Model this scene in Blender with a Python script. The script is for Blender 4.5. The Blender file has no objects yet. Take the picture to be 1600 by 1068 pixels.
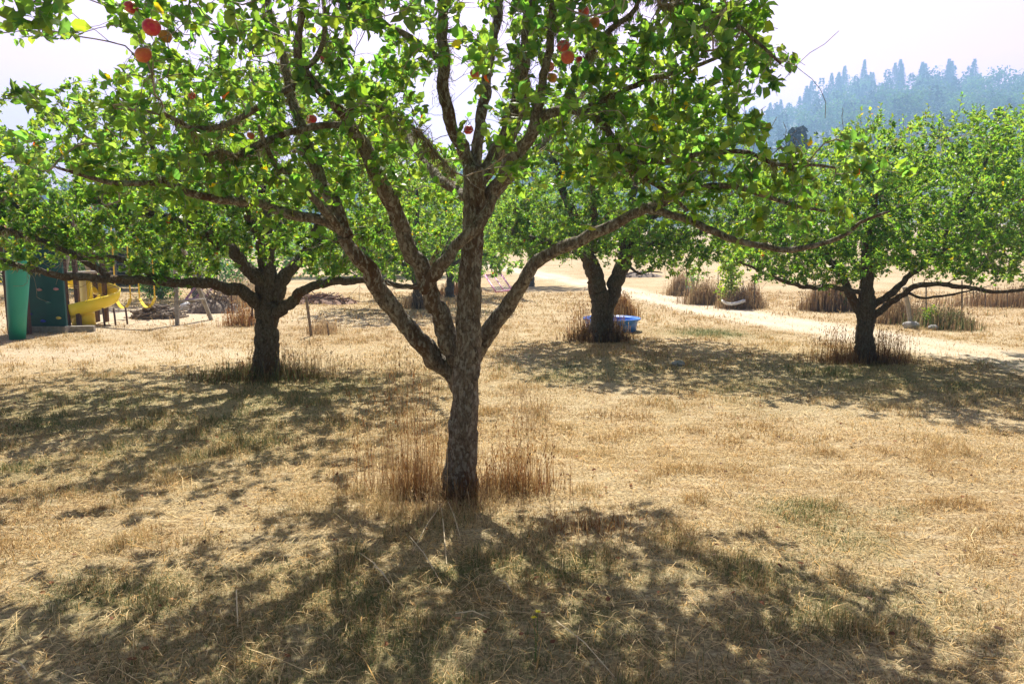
import bpy, math, random
import numpy as np
from mathutils import Vector
R = math.radians
C = bpy.context.scene.collection
SC = bpy.context.scene
rng = np.random.default_rng(7)
random.seed(7)

# ---------------------------------------------------------------- camera
CAMZ, FPX, PITCH = 1.6, 1111.0, R(7.4)
cam = bpy.data.objects.new('camera', bpy.data.cameras.new('camera'))
C.objects.link(cam)
cam.location = (0, 0, CAMZ)
cam.rotation_euler = (R(90) - PITCH, 0, 0)
cam.data.sensor_width = 36
cam.data.lens = 25.0
cam.data.clip_start = 0.05
cam.data.clip_end = 3000
SC.camera = cam

# ---------------------------------------------------------------- sky, sun, exposure
SUN_EL, SUN_AZ = R(54), R(-2)          # azimuth measured from +Y towards +X
w = bpy.data.worlds.new("World")
SC.world = w
w.use_nodes = True
nt = w.node_tree
nt.nodes.clear()
o_ = nt.nodes.new('ShaderNodeOutputWorld')
bg = nt.nodes.new('ShaderNodeBackground')
sky = nt.nodes.new('ShaderNodeTexSky')
sky.sky_type = 'NISHITA'
sky.sun_disc = False
sky.sun_elevation = SUN_EL
sky.sun_rotation = SUN_AZ
sky.air_density = 1.0
sky.dust_density = 5.0
sky.ozone_density = 1.0
veil = nt.nodes.new('ShaderNodeMix')      # wildfire-smoke veil over the sky, its brightness shaped for the lighting
veil.data_type = 'RGBA'
veil.inputs['Factor'].default_value = 0.85
# veil shaped by hand: bright low towards the sun, dim behind the camera
geo = nt.nodes.new('ShaderNodeTexCoord')
dotn = nt.nodes.new('ShaderNodeVectorMath'); dotn.operation = 'DOT_PRODUCT'
dotn.inputs[1].default_value = (math.sin(SUN_AZ) * math.cos(SUN_EL), math.cos(SUN_AZ) * math.cos(SUN_EL), math.sin(SUN_EL))
nt.links.new(geo.outputs['Generated'], dotn.inputs[0])
mr = nt.nodes.new('ShaderNodeMapRange'); mr.inputs['From Min'].default_value = .05; mr.inputs['From Max'].default_value = .6
nt.links.new(dotn.outputs['Value'], mr.inputs['Value'])
vg = nt.nodes.new('ShaderNodeMix'); vg.data_type = 'RGBA'
vg.inputs['A'].default_value = (.8, 1.0, 1.3, 1)
vg.inputs['B'].default_value = (19.0, 10.4, 15.0, 1)
sepz = nt.nodes.new('ShaderNodeSeparateXYZ'); nt.links.new(geo.outputs['Generated'], sepz.inputs[0])
mz = nt.nodes.new('ShaderNodeMapRange'); mz.inputs['From Min'].default_value = .38; mz.inputs['From Max'].default_value = .72
mz.inputs['To Min'].default_value = 1.0; mz.inputs['To Max'].default_value = .12      # dimmed overhead to cut the sky's fill in the shade
nt.links.new(sepz.outputs['Z'], mz.inputs['Value'])
mm = nt.nodes.new('ShaderNodeMath'); mm.operation = 'MULTIPLY'
nt.links.new(mr.outputs[0], mm.inputs[0]); nt.links.new(mz.outputs[0], mm.inputs[1])
nt.links.new(mm.outputs[0], vg.inputs['Factor'])
nt.links.new(vg.outputs['Result'], veil.inputs['B'])
nt.links.new(sky.outputs[0], veil.inputs['A'])
nt.links.new(veil.outputs['Result'], bg.inputs[0])
bg.inputs[1].default_value = 0.044
nt.links.new(bg.outputs[0], o_.inputs[0])

sl = bpy.data.lights.new('sun', 'SUN')
sun = bpy.data.objects.new('sun', sl)
C.objects.link(sun)
sl.energy = 5.0
sl.angle = R(0.5)
sl.color = (1.0, 0.93, 0.80)
sd = Vector((math.sin(SUN_AZ) * math.cos(SUN_EL), math.cos(SUN_AZ) * math.cos(SUN_EL), math.sin(SUN_EL)))
sun.rotation_euler = sd.to_track_quat('Z', 'Y').to_euler()

SC.view_settings.view_transform = 'Standard'
SC.view_settings.look = 'None'
SC.view_settings.exposure = 1.26
SC.view_settings.gamma = 1.0
SC.cycles.max_bounces = 8
SC.cycles.diffuse_bounces = 3
SC.cycles.transmission_bounces = 5
SC.cycles.glossy_bounces = 2
SC.cycles.volume_bounces = 0
SC.cycles.use_denoising = True
SC.cycles.caustics_reflective = False
SC.cycles.caustics_refractive = False
SC.render.use_persistent_data = False

HAZE = True

# ---------------------------------------------------------------- helpers
def vnoise(x, y, s, seed=0):
    """smooth value noise in 0..1"""
    x = np.asarray(x, float) / s + seed * 17.13
    y = np.asarray(y, float) / s + seed * 9.71
    xi, yi = np.floor(x).astype(np.int64), np.floor(y).astype(np.int64)
    fx, fy = x - xi, y - yi
    fx, fy = fx * fx * (3 - 2 * fx), fy * fy * (3 - 2 * fy)
    def h(a, b):
        n = (a * 374761393 + b * 668265263 + seed * 974711) & 0x7fffffff
        n = ((n ^ (n >> 13)) * 1274126177) & 0x7fffffff
        return ((n ^ (n >> 16)) & 0xffff) / 65535.0
    return (h(xi, yi) * (1 - fx) + h(xi + 1, yi) * fx) * (1 - fy) + (h(xi, yi + 1) * (1 - fx) + h(xi + 1, yi + 1) * fx) * fy

def gz(x, y):
    """ground height"""
    x = np.asarray(x, float); y = np.asarray(y, float)
    z = (vnoise(x, y, 2.6, 1) - .5) * .06 + (vnoise(x, y, .7, 2) - .5) * .025
    far = np.clip((y - 32) / 100, 0, 3)
    z = z + far * 4.2 * np.clip(.45 + (x + 20) / 90, .25, 1.3) + (vnoise(x, y, 14, 3) - .5) * .25 * np.clip((y - 14) / 20, 0, 1)
    return z

def ray(px, py):
    a, b = (px - 800) / FPX, (534 - py) / FPX
    return Vector((a, math.cos(PITCH) + b * math.sin(PITCH), -math.sin(PITCH) + b * math.cos(PITCH)))

def at(px, py, Y):
    """world point seen at a photo pixel, Y metres ahead"""
    d = ray(px, py)
    t = Y / d.y
    return Vector((d.x * t, Y, CAMZ + d.z * t))

def gat(px, py):
    d = ray(px, py)
    t = -CAMZ / d.z
    for _ in range(4):
        p = d * t
        t = -(CAMZ - float(gz(p.x, p.y))) / d.z
    return Vector((d.x * t, d.y * t, float(gz(d.x * t, d.y * t))))

def proj(P):
    P = np.atleast_2d(P)
    x, y, z = P[:, 0], P[:, 1], P[:, 2] - CAMZ
    f = y * math.cos(PITCH) - z * math.sin(PITCH)
    u = y * math.sin(PITCH) + z * math.cos(PITCH)
    f = np.where(f > .05, f, .05)
    return 800 + FPX * x / f, 534 - FPX * u / f

def tag(o, label, cat, group=None, kind=None):
    if label: o['label'] = label
    if cat: o['category'] = cat
    if group: o['group'] = group
    if kind: o['kind'] = kind
    return o

def thing(name, label, cat, loc=(0, 0, 0), group=None):
    o = bpy.data.objects.new(name, None)
    C.objects.link(o)
    o.location = loc
    o.empty_display_size = .2
    return tag(o, label, cat, group)

def mesh_np(name, V, F, mat, parent=None, col=None, smooth=False, origin=None):
    """V (n,3) world coordinates, F list of (m,k) int arrays"""
    V = np.asarray(V, np.float32).reshape(-1, 3)
    if isinstance(F, np.ndarray): F = [F]
    F = [np.asarray(f, np.int32) for f in F if len(f)]
    me = bpy.data.meshes.new(name)
    off = Vector(origin) if origin is not None else (Vector(parent.location) if parent is not None and parent.type == 'EMPTY' else Vector((0, 0, 0)))
    Vl = V - np.array(off, np.float32)
    me.vertices.add(len(V))
    me.vertices.foreach_set('co', Vl.ravel())
    nl = sum(f.size for f in F); npg = sum(len(f) for f in F)
    me.loops.add(nl); me.polygons.add(npg)
    me.loops.foreach_set('vertex_index', np.concatenate([f.ravel() for f in F]))
    tot = np.concatenate([np.full(len(f), f.shape[1], np.int32) for f in F])
    st = np.concatenate([[0], np.cumsum(tot)[:-1]]).astype(np.int32)
    me.polygons.foreach_set('loop_start', st)
    me.polygons.foreach_set('loop_total', tot)
    me.polygons.foreach_set('use_smooth', np.full(npg, smooth, bool))
    if col is not None:
        a = me.color_attributes.new('Col', 'FLOAT_COLOR', 'POINT')
        c4 = np.ones((len(V), 4), np.float32); c4[:, :3] = np.asarray(col, np.float32)[:, :3]
        a.data.foreach_set('color', c4.ravel())
    me.update(calc_edges=True)
    me.materials.append(mat)
    o = bpy.data.objects.new(name, me)
    C.objects.link(o)
    if parent is not None:
        o.parent = parent
        if parent.type != 'EMPTY':
            o.location = -Vector((0, 0, 0))
    elif origin is not None:
        o.location = off
    return o

class MB:
    """collects shapes into one mesh"""
    def __init__(s): s.V = []; s.F3 = []; s.F4 = []; s.C = []; s.n = 0
    def add(s, V, F, col=None):
        V = np.asarray(V, float).reshape(-1, 3); F = np.asarray(F, int)
        s.V.append(V)
        (s.F3 if F.shape[1] == 3 else s.F4).append(F + s.n)
        s.C.append(np.tile(np.array(col if col is not None else (1, 1, 1), float), (len(V), 1)) if col is None or np.ndim(col) == 1 else np.asarray(col))
        s.n += len(V)
    def tube(s, P, r, k=6, cap=True, col=None, noise=0, mod=None):
        P = np.asarray([tuple(p) for p in P], float)
        n = len(P)
        r = np.full(n, r, float) if np.ndim(r) == 0 else np.asarray(r, float)
        T = np.gradient(P, axis=0); T /= np.linalg.norm(T, axis=1)[:, None] + 1e-9
        a = np.array([0, 0, 1.]) if abs(T[0][2]) < .9 else np.array([1., 0, 0])
        U = np.zeros_like(P)
        u = np.cross(T[0], a); u /= np.linalg.norm(u)
        for i in range(n):
            u = u - T[i] * u.dot(T[i]); u /= np.linalg.norm(u) + 1e-9
            U[i] = u
        W = np.cross(T, U)
        an = np.arange(k) * 2 * math.pi / k
        rr = r[:, None] * np.ones((1, k))
        if mod is not None: rr = rr * mod
        if noise:
            rr = rr * (1 + rng.normal(0, noise, (n, k)))
        V = P[:, None, :] + rr[..., None] * (np.cos(an)[None, :, None] * U[:, None, :] + np.sin(an)[None, :, None] * W[:, None, :])
        i, j = np.meshgrid(np.arange(n - 1), np.arange(k), indexing='ij')
        a0 = i * k + j; b0 = i * k + (j + 1) % k
        F = np.stack([a0, b0, b0 + k, a0 + k], -1).reshape(-1, 4)
        base = s.n
        s.add(V.reshape(-1, 3), F, col)
        if cap:
            c = P[[0, -1]]
            s.add(c, np.zeros((0, 3), int), col)
            c0, c1 = s.n - 2, s.n - 1
            jj = np.arange(k)
            s.F3.append(np.stack([np.full(k, c0), base + (jj + 1) % k, base + jj], -1))
            e = base + (n - 1) * k
            s.F3.append(np.stack([np.full(k, c1), e + jj, e + (jj + 1) % k], -1))
    def box(s, c, size, rz=0, col=None, rx=0, ry=0):
        from mathutils import Euler
        hx, hy, hz = np.array(size) / 2
        V = np.array([[x, y, z] for x in (-hx, hx) for y in (-hy, hy) for z in (-hz, hz)])
        M = np.array(Euler((rx, ry, rz)).to_matrix())
        V = V @ M.T + np.array(tuple(c))
        F = [[0, 1, 3, 2], [4, 6, 7, 5], [0, 4, 5, 1], [2, 3, 7, 6], [0, 2, 6, 4], [1, 5, 7, 3]]
        s.add(V, F, col)
    def build(s, name, mat, parent=None, smooth=False, color=False, origin=None):
        V = np.concatenate(s.V)
        F = []
        if s.F3: F.append(np.concatenate(s.F3))
        if s.F4: F.append(np.concatenate(s.F4))
        F = [f for f in F if len(f)]
        return mesh_np(name, V, F, mat, parent, np.concatenate(s.C) if color else None, smooth, origin)

def child_of(parent_mesh, o):
    """sub-part: keep the mesh where it is under a part whose own mesh sits in the thing's frame"""
    o.parent = parent_mesh
    return o

# ---------------------------------------------------------------- materials
def mat(name):
    m = bpy.data.materials.new(name); m.use_nodes = True
    n = m.node_tree.nodes; n.clear()
    return m, m.node_tree
def N(t, typ, **kw):
    n = t.nodes.new('ShaderNode' + typ)
    for k, v in kw.items(): setattr(n, k, v)
    return n
def ramp(t, fac, stops):
    r = N(t, 'ValToRGB')
    e = r.color_ramp.elements
    while len(e) < len(stops): e.new(.5)
    for i, (p, c) in enumerate(stops):
        e[i].position = p; e[i].color = (*c, 1)
    t.links.new(fac, r.inputs[0])
    return r.outputs[0]
def mixc(t, fac, a, b, mode='MIX'):
    m = N(t, 'Mix', data_type='RGBA', blend_type=mode)
    for s, v in (('Factor', fac), ('A', a), ('B', b)):
        if hasattr(v, 'links') or hasattr(v, 'is_linked'): t.links.new(v, m.inputs[s])
        else: m.inputs[s].default_value = v if s == 'Factor' else (*v, 1)
    return m.outputs['Result']

def simple_mat(name, col, rough=.6, var=.15, scale=12, bump=.15, metallic=0):
    m, t = mat(name)
    o = N(t, 'OutputMaterial'); p = N(t, 'BsdfPrincipled')
    tc = N(t, 'TexCoord'); n = N(t, 'TexNoise'); n.inputs['Scale'].default_value = scale; n.inputs['Detail'].default_value = 8
    t.links.new(tc.outputs['Object'], n.inputs['Vector'])
    c = ramp(t, n.outputs[0], [(.3, tuple(v * (1 - var) for v in col)), (.7, tuple(min(1, v * (1 + var)) for v in col))])
    t.links.new(c, p.inputs['Base Color'])
    p.inputs['Roughness'].default_value = rough
    p.inputs['Metallic'].default_value = metallic
    b = N(t, 'Bump'); b.inputs['Strength'].default_value = bump; b.inputs['Distance'].default_value = .01
    t.links.new(n.outputs[0], b.inputs['Height']); t.links.new(b.outputs[0], p.inputs['Normal'])
    t.links.new(p.outputs[0], o.inputs[0])
    return m

def leaf_mat(name, front, trans, tf=.5, rough=.38, spec=.5):
    m, t = mat(name)
    o = N(t, 'OutputMaterial'); p = N(t, 'BsdfPrincipled'); tr = N(t, 'BsdfTranslucent'); mx = N(t, 'MixShader')
    a = N(t, 'VertexColor', layer_name='Col')
    t.links.new(mixc(t, 1.0, a.outputs[0], front, 'MULTIPLY'), p.inputs['Base Color'])
    t.links.new(mixc(t, 1.0, a.outputs[0], trans, 'MULTIPLY'), tr.inputs[0])
    p.inputs['Roughness'].default_value = rough
    p.inputs['Specular IOR Level'].default_value = spec
    mx.inputs[0].default_value = tf
    t.links.new(p.outputs[0], mx.inputs[1]); t.links.new(tr.outputs[0], mx.inputs[2]); t.links.new(mx.outputs[0], o.inputs[0])
    return m

def bark_mat(name, dark, mid, pale, lich=.5, scale=1.0):
    m, t = mat(name)
    o = N(t, 'OutputMaterial'); p = N(t, 'BsdfPrincipled')
    tc = N(t, 'TexCoord'); mp = N(t, 'Mapping'); mp.inputs['Scale'].default_value = (1, 1, .45)
    t.links.new(tc.outputs['Object'], mp.inputs[0])
    n1 = N(t, 'TexNoise'); n1.inputs['Scale'].default_value = 34 * scale; n1.inputs['Detail'].default_value = 10; n1.inputs['Roughness'].default_value = .7
    n1.inputs['Distortion'].default_value = .6
    v = N(t, 'TexVoronoi', feature='DISTANCE_TO_EDGE'); v.inputs['Scale'].default_value = 48 * scale
    n2 = N(t, 'TexNoise'); n2.inputs['Scale'].default_value = 44 * scale; n2.inputs['Detail'].default_value = 6; n2.inputs['Roughness'].default_value = .65
    n3 = N(t, 'TexNoise'); n3.inputs['Scale'].default_value = 3.3 * scale; n3.inputs['Detail'].default_value = 3
    wob = N(t, 'VectorMath', operation='ADD')
    t.links.new(mp.outputs[0], wob.inputs[0])
    nw = N(t, 'TexNoise'); nw.inputs['Scale'].default_value = 12; t.links.new(mp.outputs[0], nw.inputs['Vector'])
    sc = N(t, 'VectorMath', operation='SCALE'); sc.inputs['Scale'].default_value = .07
    t.links.new(nw.outputs['Color'], sc.inputs[0]); t.links.new(sc.outputs[0], wob.inputs[1])
    for n in (n1, n2, n3): t.links.new(mp.outputs[0], n.inputs['Vector'])
    t.links.new(wob.outputs[0], v.inputs['Vector'])
    base = ramp(t, n1.outputs[0], [(.32, dark), (.5, mid), (.68, tuple(x * 1.35 for x in mid))])
    crack = ramp(t, v.outputs[0], [(0.0, (.62, .6, .57)), (.14, (1, 1, 1))])
    base = mixc(t, 1.0, base, crack, 'MULTIPLY')
    red = mixc(t, ramp(t, n3.outputs[0], [(.5, (0, 0, 0)), (.66, (1, 1, 1))]), base, (.115, .068, .04))
    lmask = ramp(t, n2.outputs[0], [(.60 - .16 * lich, (0, 0, 0)), (.66 - .16 * lich, (.9, .9, .9))])
    full = mixc(t, lmask, red, mixc(t, n1.outputs[0], pale, tuple(x * .45 for x in pale)))
    t.links.new(full, p.inputs['Base Color'])
    p.inputs['Roughness'].default_value = .9
    p.inputs['Specular IOR Level'].default_value = .2
    add = N(t, 'Math', operation='ADD'); t.links.new(n1.outputs[0], add.inputs[0]); t.links.new(crack, add.inputs[1])
    b = N(t, 'Bump'); b.inputs['Strength'].default_value = .9; b.inputs['Distance'].default_value = .012
    t.links.new(add.outputs[0], b.inputs['Height']); t.links.new(b.outputs[0], p.inputs['Normal'])
    t.links.new(p.outputs[0], o.inputs[0])
    return m

M_leaf = leaf_mat('apple_leaf', (.05, .12, .04), (.46, .68, .04), .56)
M_leaf2 = leaf_mat('orchard_leaf', (.065, .15, .035), (.46, .66, .035), .54, .42)
M_farleaf = leaf_mat('far_leaf', (.07, .13, .03), (.10, .20, .02), .3, .7, .2)
M_conifer = leaf_mat('conifer_needles', (.02, .045, .028), (.02, .04, .02), .15, .8, .2)
M_dry = leaf_mat('dry_grass', (1, 1, 1), (1, 1, 1), .3, .75, .15)
M_bark = bark_mat('lichened_bark', (.06, .05, .040), (.21, .18, .145), (.48, .47, .41), .56)
M_bark2 = bark_mat('dark_bark', (.04, .033, .027), (.14, .115, .09), (.26, .25, .21), .4)
M_twig = simple_mat('twig_bark', (.31, .275, .23), .85, .4, 30, .4)
M_lichen = leaf_mat('beard_lichen', (1, 1, 1), (1, 1, 1), .35, .9, .1)

# ground
def ground_mat():
    m, t = mat('dry_mown_grass')
    o = N(t, 'OutputMaterial'); p = N(t, 'BsdfPrincipled')
    tc = N(t, 'TexCoord')
    def noise(s, d=6, r=.6, sc=None):
        n = N(t, 'TexNoise'); n.inputs['Scale'].default_value = s; n.inputs['Detail'].default_value = d; n.inputs['Roughness'].default_value = r
        if sc:
            mp = N(t, 'Mapping'); mp.inputs['Scale'].default_value = sc; t.links.new(tc.outputs['Object'], mp.inputs[0]); t.links.new(mp.outputs[0], n.inputs['Vector'])
        else: t.links.new(tc.outputs['Object'], n.inputs['Vector'])
        return n.outputs[0]
    fine = noise(55, 8, .75)
    streak = noise(9, 6, .7, (.35, 1.6, 1))
    mid = noise(2.2, 6, .65)
    big = noise(.35, 4, .6)
    straw = ramp(t, fine, [(.36, (.06, .045, .025)), (.47, (.30, .22, .12)), (.58, (.56, .43, .24)), (.72, (.78, .64, .40))])
    brown = ramp(t, fine, [(.3, (.10, .062, .03)), (.5, (.33, .205, .10)), (.7, (.52, .37, .20))])
    c = mixc(t, ramp(t, mid, [(.45, (0, 0, 0)), (.7, (.75, .75, .75))]), straw, brown)
    pale = ramp(t, fine, [(.3, (.42, .34, .22)), (.65, (.82, .71, .50))])
    c = mixc(t, ramp(t, streak, [(.5, (0, 0, 0)), (.72, (.8, .8, .8))]), c, pale)
    c = mixc(t, ramp(t, big, [(.4, (0, 0, 0)), (.65, (.35, .35, .35))]), c, pale)
    a = N(t, 'VertexColor', layer_name='Col')
    sep = N(t, 'SeparateColor'); t.links.new(a.outputs[0], sep.inputs[0])
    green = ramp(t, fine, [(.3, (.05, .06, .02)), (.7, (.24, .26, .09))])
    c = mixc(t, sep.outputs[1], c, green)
    dirt = ramp(t, fine, [(.3, (.40, .33, .245)), (.5, (.66, .57, .45)), (.7, (.80, .73, .62))])
    md = N(t, 'Math', operation='MULTIPLY'); t.links.new(sep.outputs[0], md.inputs[0])
    t.links.new(ramp(t, streak, [(.3, (.5, .5, .5)), (.6, (1.25, 1.25, 1.25))]), md.inputs[1])
    c = mixc(t, md.outputs[0], c, dirt)
    t.links.new(c, p.inputs['Base Color'])
    p.inputs['Roughness'].default_value = .95; p.inputs['Specular IOR Level'].default_value = .1
    b = N(t, 'Bump'); b.inputs['Strength'].default_value = .8; b.inputs['Distance'].default_value = .03
    t.links.new(fine, b.inputs['Height']); t.links.new(b.outputs[0], p.inputs['Normal'])
    t.links.new(p.outputs[0], o.inputs[0])
    return m
M_ground = ground_mat()

# ---------------------------------------------------------------- layout numbers
MAIN = gat(722, 768); LEFT = gat(419, 588); MID = gat(940, 533); RIGHT = gat(1352, 566)
ROAD = np.array([tuple(gat(a, b))[:2] for a, b in ((700, 418), (780, 424), (860, 434), (930, 446), (1000, 460), (1080, 477), (1160, 493), (1240, 507), (1330, 521), (1420, 535), (1520, 550), (1600, 563), (1760, 590))])
def road_dist(x, y):
    best = np.full(np.shape(x), 1e9)
    for (ax, ay), (bx, by) in zip(ROAD[:-1], ROAD[1:]):
        dx, dy = bx - ax, by - ay
        t = np.clip(((x - ax) * dx + (y - ay) * dy) / (dx * dx + dy * dy), 0, 1)
        best = np.minimum(best, np.hypot(x - ax - t * dx, y - ay - t * dy))
    return best
GREEN = [(1270, 808, .28, .7), (1330, 850, .3, .5), (725, 900, .24, .95), (80, 662, .55, .8), (1105, 521, .7, .9), (840, 575, .4, .35), (60, 730, .5, .4), (540, 600, .8, .45),  # real greener grass, strengthened under the crowns to darken the shade by colour
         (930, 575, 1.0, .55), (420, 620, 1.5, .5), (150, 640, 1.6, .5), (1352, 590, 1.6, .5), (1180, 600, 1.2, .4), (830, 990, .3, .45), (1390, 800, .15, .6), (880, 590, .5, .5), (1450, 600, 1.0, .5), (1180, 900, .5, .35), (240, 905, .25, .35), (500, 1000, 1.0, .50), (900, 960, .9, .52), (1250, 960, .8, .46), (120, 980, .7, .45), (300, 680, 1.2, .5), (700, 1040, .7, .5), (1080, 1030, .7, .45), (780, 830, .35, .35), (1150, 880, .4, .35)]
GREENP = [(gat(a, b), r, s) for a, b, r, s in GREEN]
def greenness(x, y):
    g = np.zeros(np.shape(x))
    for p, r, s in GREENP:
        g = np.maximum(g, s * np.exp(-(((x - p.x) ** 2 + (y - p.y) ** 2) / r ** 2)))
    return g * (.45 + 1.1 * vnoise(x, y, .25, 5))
def dirtness(x, y):
    d = road_dist(x, y)
    e = .8 + .5 * (vnoise(x, y, 1.1, 8) - .5)
    base = np.clip(1.25 - d / (1.35 * e), 0, 1)
    tracks = .55 + .45 * np.exp(-((d - .62) / .35) ** 2)
    play = np.exp(-(((x + 9.5) / 4.0) ** 2 + ((y - 17) / 3.2) ** 2)) * .9
    worn = np.exp(-(((x + 6.5) / 3.0) ** 2 + ((y - 10.8) / .9) ** 2)) * .55
    return np.maximum.reduce([base * tracks, play, worn])

# ---------------------------------------------------------------- ground sheet
xs = np.unique(np.concatenate([np.linspace(-14, 14, 141), np.sign(np.linspace(-1, 1, 81)) * (14 + 586 * np.abs(np.linspace(-1, 1, 81)) ** 2.2)]))
ys = np.unique(np.concatenate([np.linspace(-8, 0, 13), np.linspace(0, 22, 121), 22 + 600 * np.linspace(0, 1, 70) ** 2.2]))
X, Y = np.meshgrid(xs, ys)
i, j = np.meshgrid(np.arange(len(ys) - 1), np.arange(len(xs) - 1), indexing='ij')
nx = len(xs)
F = np.stack([i * nx + j, i * nx + j + 1, (i + 1) * nx + j + 1, (i + 1) * nx + j], -1).reshape(-1, 4)
V = np.stack([X, Y, gz(X, Y)], -1).reshape(-1, 3)
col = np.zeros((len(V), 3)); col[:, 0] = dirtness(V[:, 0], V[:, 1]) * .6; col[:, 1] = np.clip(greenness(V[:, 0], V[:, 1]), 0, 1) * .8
g_ = mesh_np('ground', V, F, M_ground, None, col, True)
tag(g_, 'dry mown straw coloured orchard grass ground', None, None, 'structure')

# dirt track sheet, 4 mm above the ground
seg = []
cum = np.concatenate([[0], np.cumsum(np.hypot(*np.diff(ROAD, axis=0).T))])
tt = np.linspace(0, cum[-1], 160)
rx, ry = np.interp(tt, cum, ROAD[:, 0]), np.interp(tt, cum, ROAD[:, 1])
k_ = np.ones(9) / 9
rx[4:-4] = np.convolve(rx, k_, 'valid'); ry[4:-4] = np.convolve(ry, k_, 'valid')
tx, ty = np.gradient(rx), np.gradient(ry); ln = np.hypot(tx, ty); nxr, nyr = -ty / ln, tx / ln
us = np.linspace(-1, 1, 15)
wj = 1.15 * (1 + .25 * (vnoise(tt, tt * 0, 1.3, 4) - .5))
RX = rx[:, None] + nxr[:, None] * us * wj[:, None]; RY = ry[:, None] + nyr[:, None] * us * wj[:, None]
i, j = np.meshgrid(np.arange(159), np.arange(14), indexing='ij')
F = np.stack([i * 15 + j, (i + 1) * 15 + j, (i + 1) * 15 + j + 1, i * 15 + j + 1], -1).reshape(-1, 4)
V = np.stack([RX, RY, gz(RX, RY) + .006 - .002 * np.abs(us)], -1).reshape(-1, 3)
col = np.zeros((len(V), 3)); col[:, 0] = dirtness(V[:, 0], V[:, 1])
tr_ = mesh_np('dirt_track', V, F[:, ::-1], M_ground, None, col, True)
tag(tr_, 'pale dusty track crossing the field behind the trees', None, None, 'structure')

# ---------------------------------------------------------------- blades
STRAW = np.array((1.0, .93, .77)) * np.array([(.58, .44, .25), (.68, .54, .33), (.48, .34, .18), (.74, .62, .42), (.38, .23, .11), (.55, .42, .24), (.34, .25, .14), (.68, .46, .20)])
GRN = np.array([(.15, .19, .07), (.20, .24, .09), (.27, .28, .13), (.12, .15, .06)])
def blades(px, py, h, wd, lean, col, bend=1.0, z0=None):
    n = len(px)
    az = rng.uniform(0, 2 * math.pi, n)
    fa = az + rng.uniform(-1.2, 1.2, n)
    z = gz(px, py) if z0 is None else z0
    B = np.stack([px, py, z - .004], -1)
    side = np.stack([np.cos(fa + 1.57), np.sin(fa + 1.57), np.zeros(n)], -1) * (wd / 2)[:, None]
    out = np.stack([np.cos(az), np.sin(az), np.zeros(n)], -1)
    up = np.array([0, 0, 1.])
    mid = B + out * (h * np.sin(lean) * .45)[:, None] + up * (h * np.cos(lean) * .6)[:, None]
    l2 = np.clip(lean * (1 + .35 * bend), 0, 1.52)
    tip = B + out * (h * np.sin(l2))[:, None] + up * (h * np.cos(l2) + .003)[:, None]
    V = np.stack([B - side, B + side, mid + side * .8, mid - side * .8, tip], 1).reshape(-1, 3)
    b = np.arange(n) * 5
    F4 = np.stack([b, b + 1, b + 2, b + 3], -1); F3 = np.stack([b + 3, b + 2, b + 4], -1)
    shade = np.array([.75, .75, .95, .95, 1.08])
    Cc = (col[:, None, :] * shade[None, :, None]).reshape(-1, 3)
    return V, F4, F3, Cc

def collect(parts):
    V, F4, F3, Cc, n = [], [], [], [], 0
    for a, b, c, d in parts:
        V.append(a); F4.append(b + n); F3.append(c + n); Cc.append(d); n += len(a)
    return np.concatenate(V), [np.concatenate(F4), np.concatenate(F3)], np.concatenate(Cc)

def field(y0, y1, dens, hr, wr):
    area_w = lambda y: 2 * (.80 * y + 1.2)
    n = int(dens * (y1 - y0) * area_w((y0 + y1) / 2))
    yy = rng.uniform(y0, y1, n * 2)
    xx = rng.uniform(-1, 1, n * 2) * (.80 * y1 + 1.2)
    ok = np.abs(xx) < .80 * yy + 1.2
    xx, yy = xx[ok], yy[ok]
    cl = vnoise(xx, yy, .14, 11) * .7 + vnoise(xx, yy, .5, 12) * .6
    keep = rng.uniform(0, 1, len(xx)) < np.clip(cl * 1.9 - .5, .08, 1) * np.clip(1 - dirtness(xx, yy) * 1.3, .03, 1)
    xx, yy = xx[keep][:n], yy[keep][:n]
    n = len(xx)
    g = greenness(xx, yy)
    tall = vnoise(xx, yy, .22, 13)
    pile = vnoise(xx, yy, .8, 15)
    h = rng.uniform(*hr, n) * (.5 + 1.5 * tall ** 3 + .08 * (g > .35))
    lean = np.clip(np.abs(rng.normal(.95, .38, n)) - .2 * (g > .4) - .25 * (tall > .7), .05, 1.5)
    wd = rng.uniform(*wr, n)
    tone = vnoise(xx, yy, .55, 16) * .6 + vnoise(xx, yy, 2.3, 17) * .4
    idx = np.where(rng.uniform(0, 1, n) < .30 + 1.5 * (tone - .5), rng.choice([2, 4, 6, 7, 5], n), rng.choice([0, 1, 3, 3, 5, 1], n))
    c = STRAW[idx] * rng.uniform(.8, 1.12, (n, 1))
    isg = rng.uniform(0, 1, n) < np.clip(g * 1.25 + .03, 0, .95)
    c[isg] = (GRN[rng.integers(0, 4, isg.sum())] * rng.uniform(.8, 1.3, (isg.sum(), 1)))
    return blades(xx, yy, h, wd, lean, c)

parts = [field(1.2, 3.4, 9000, (.028, .065), (.0018, .0032)),
         field(3.4, 5.6, 6000, (.03, .065), (.0022, .004)),
         field(5.6, 9, 2600, (.03, .07), (.0035, .006)),
         field(9, 15, 900, (.035, .08), (.006, .010)),
         field(15, 27, 200, (.05, .12), (.010, .020))]
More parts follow.
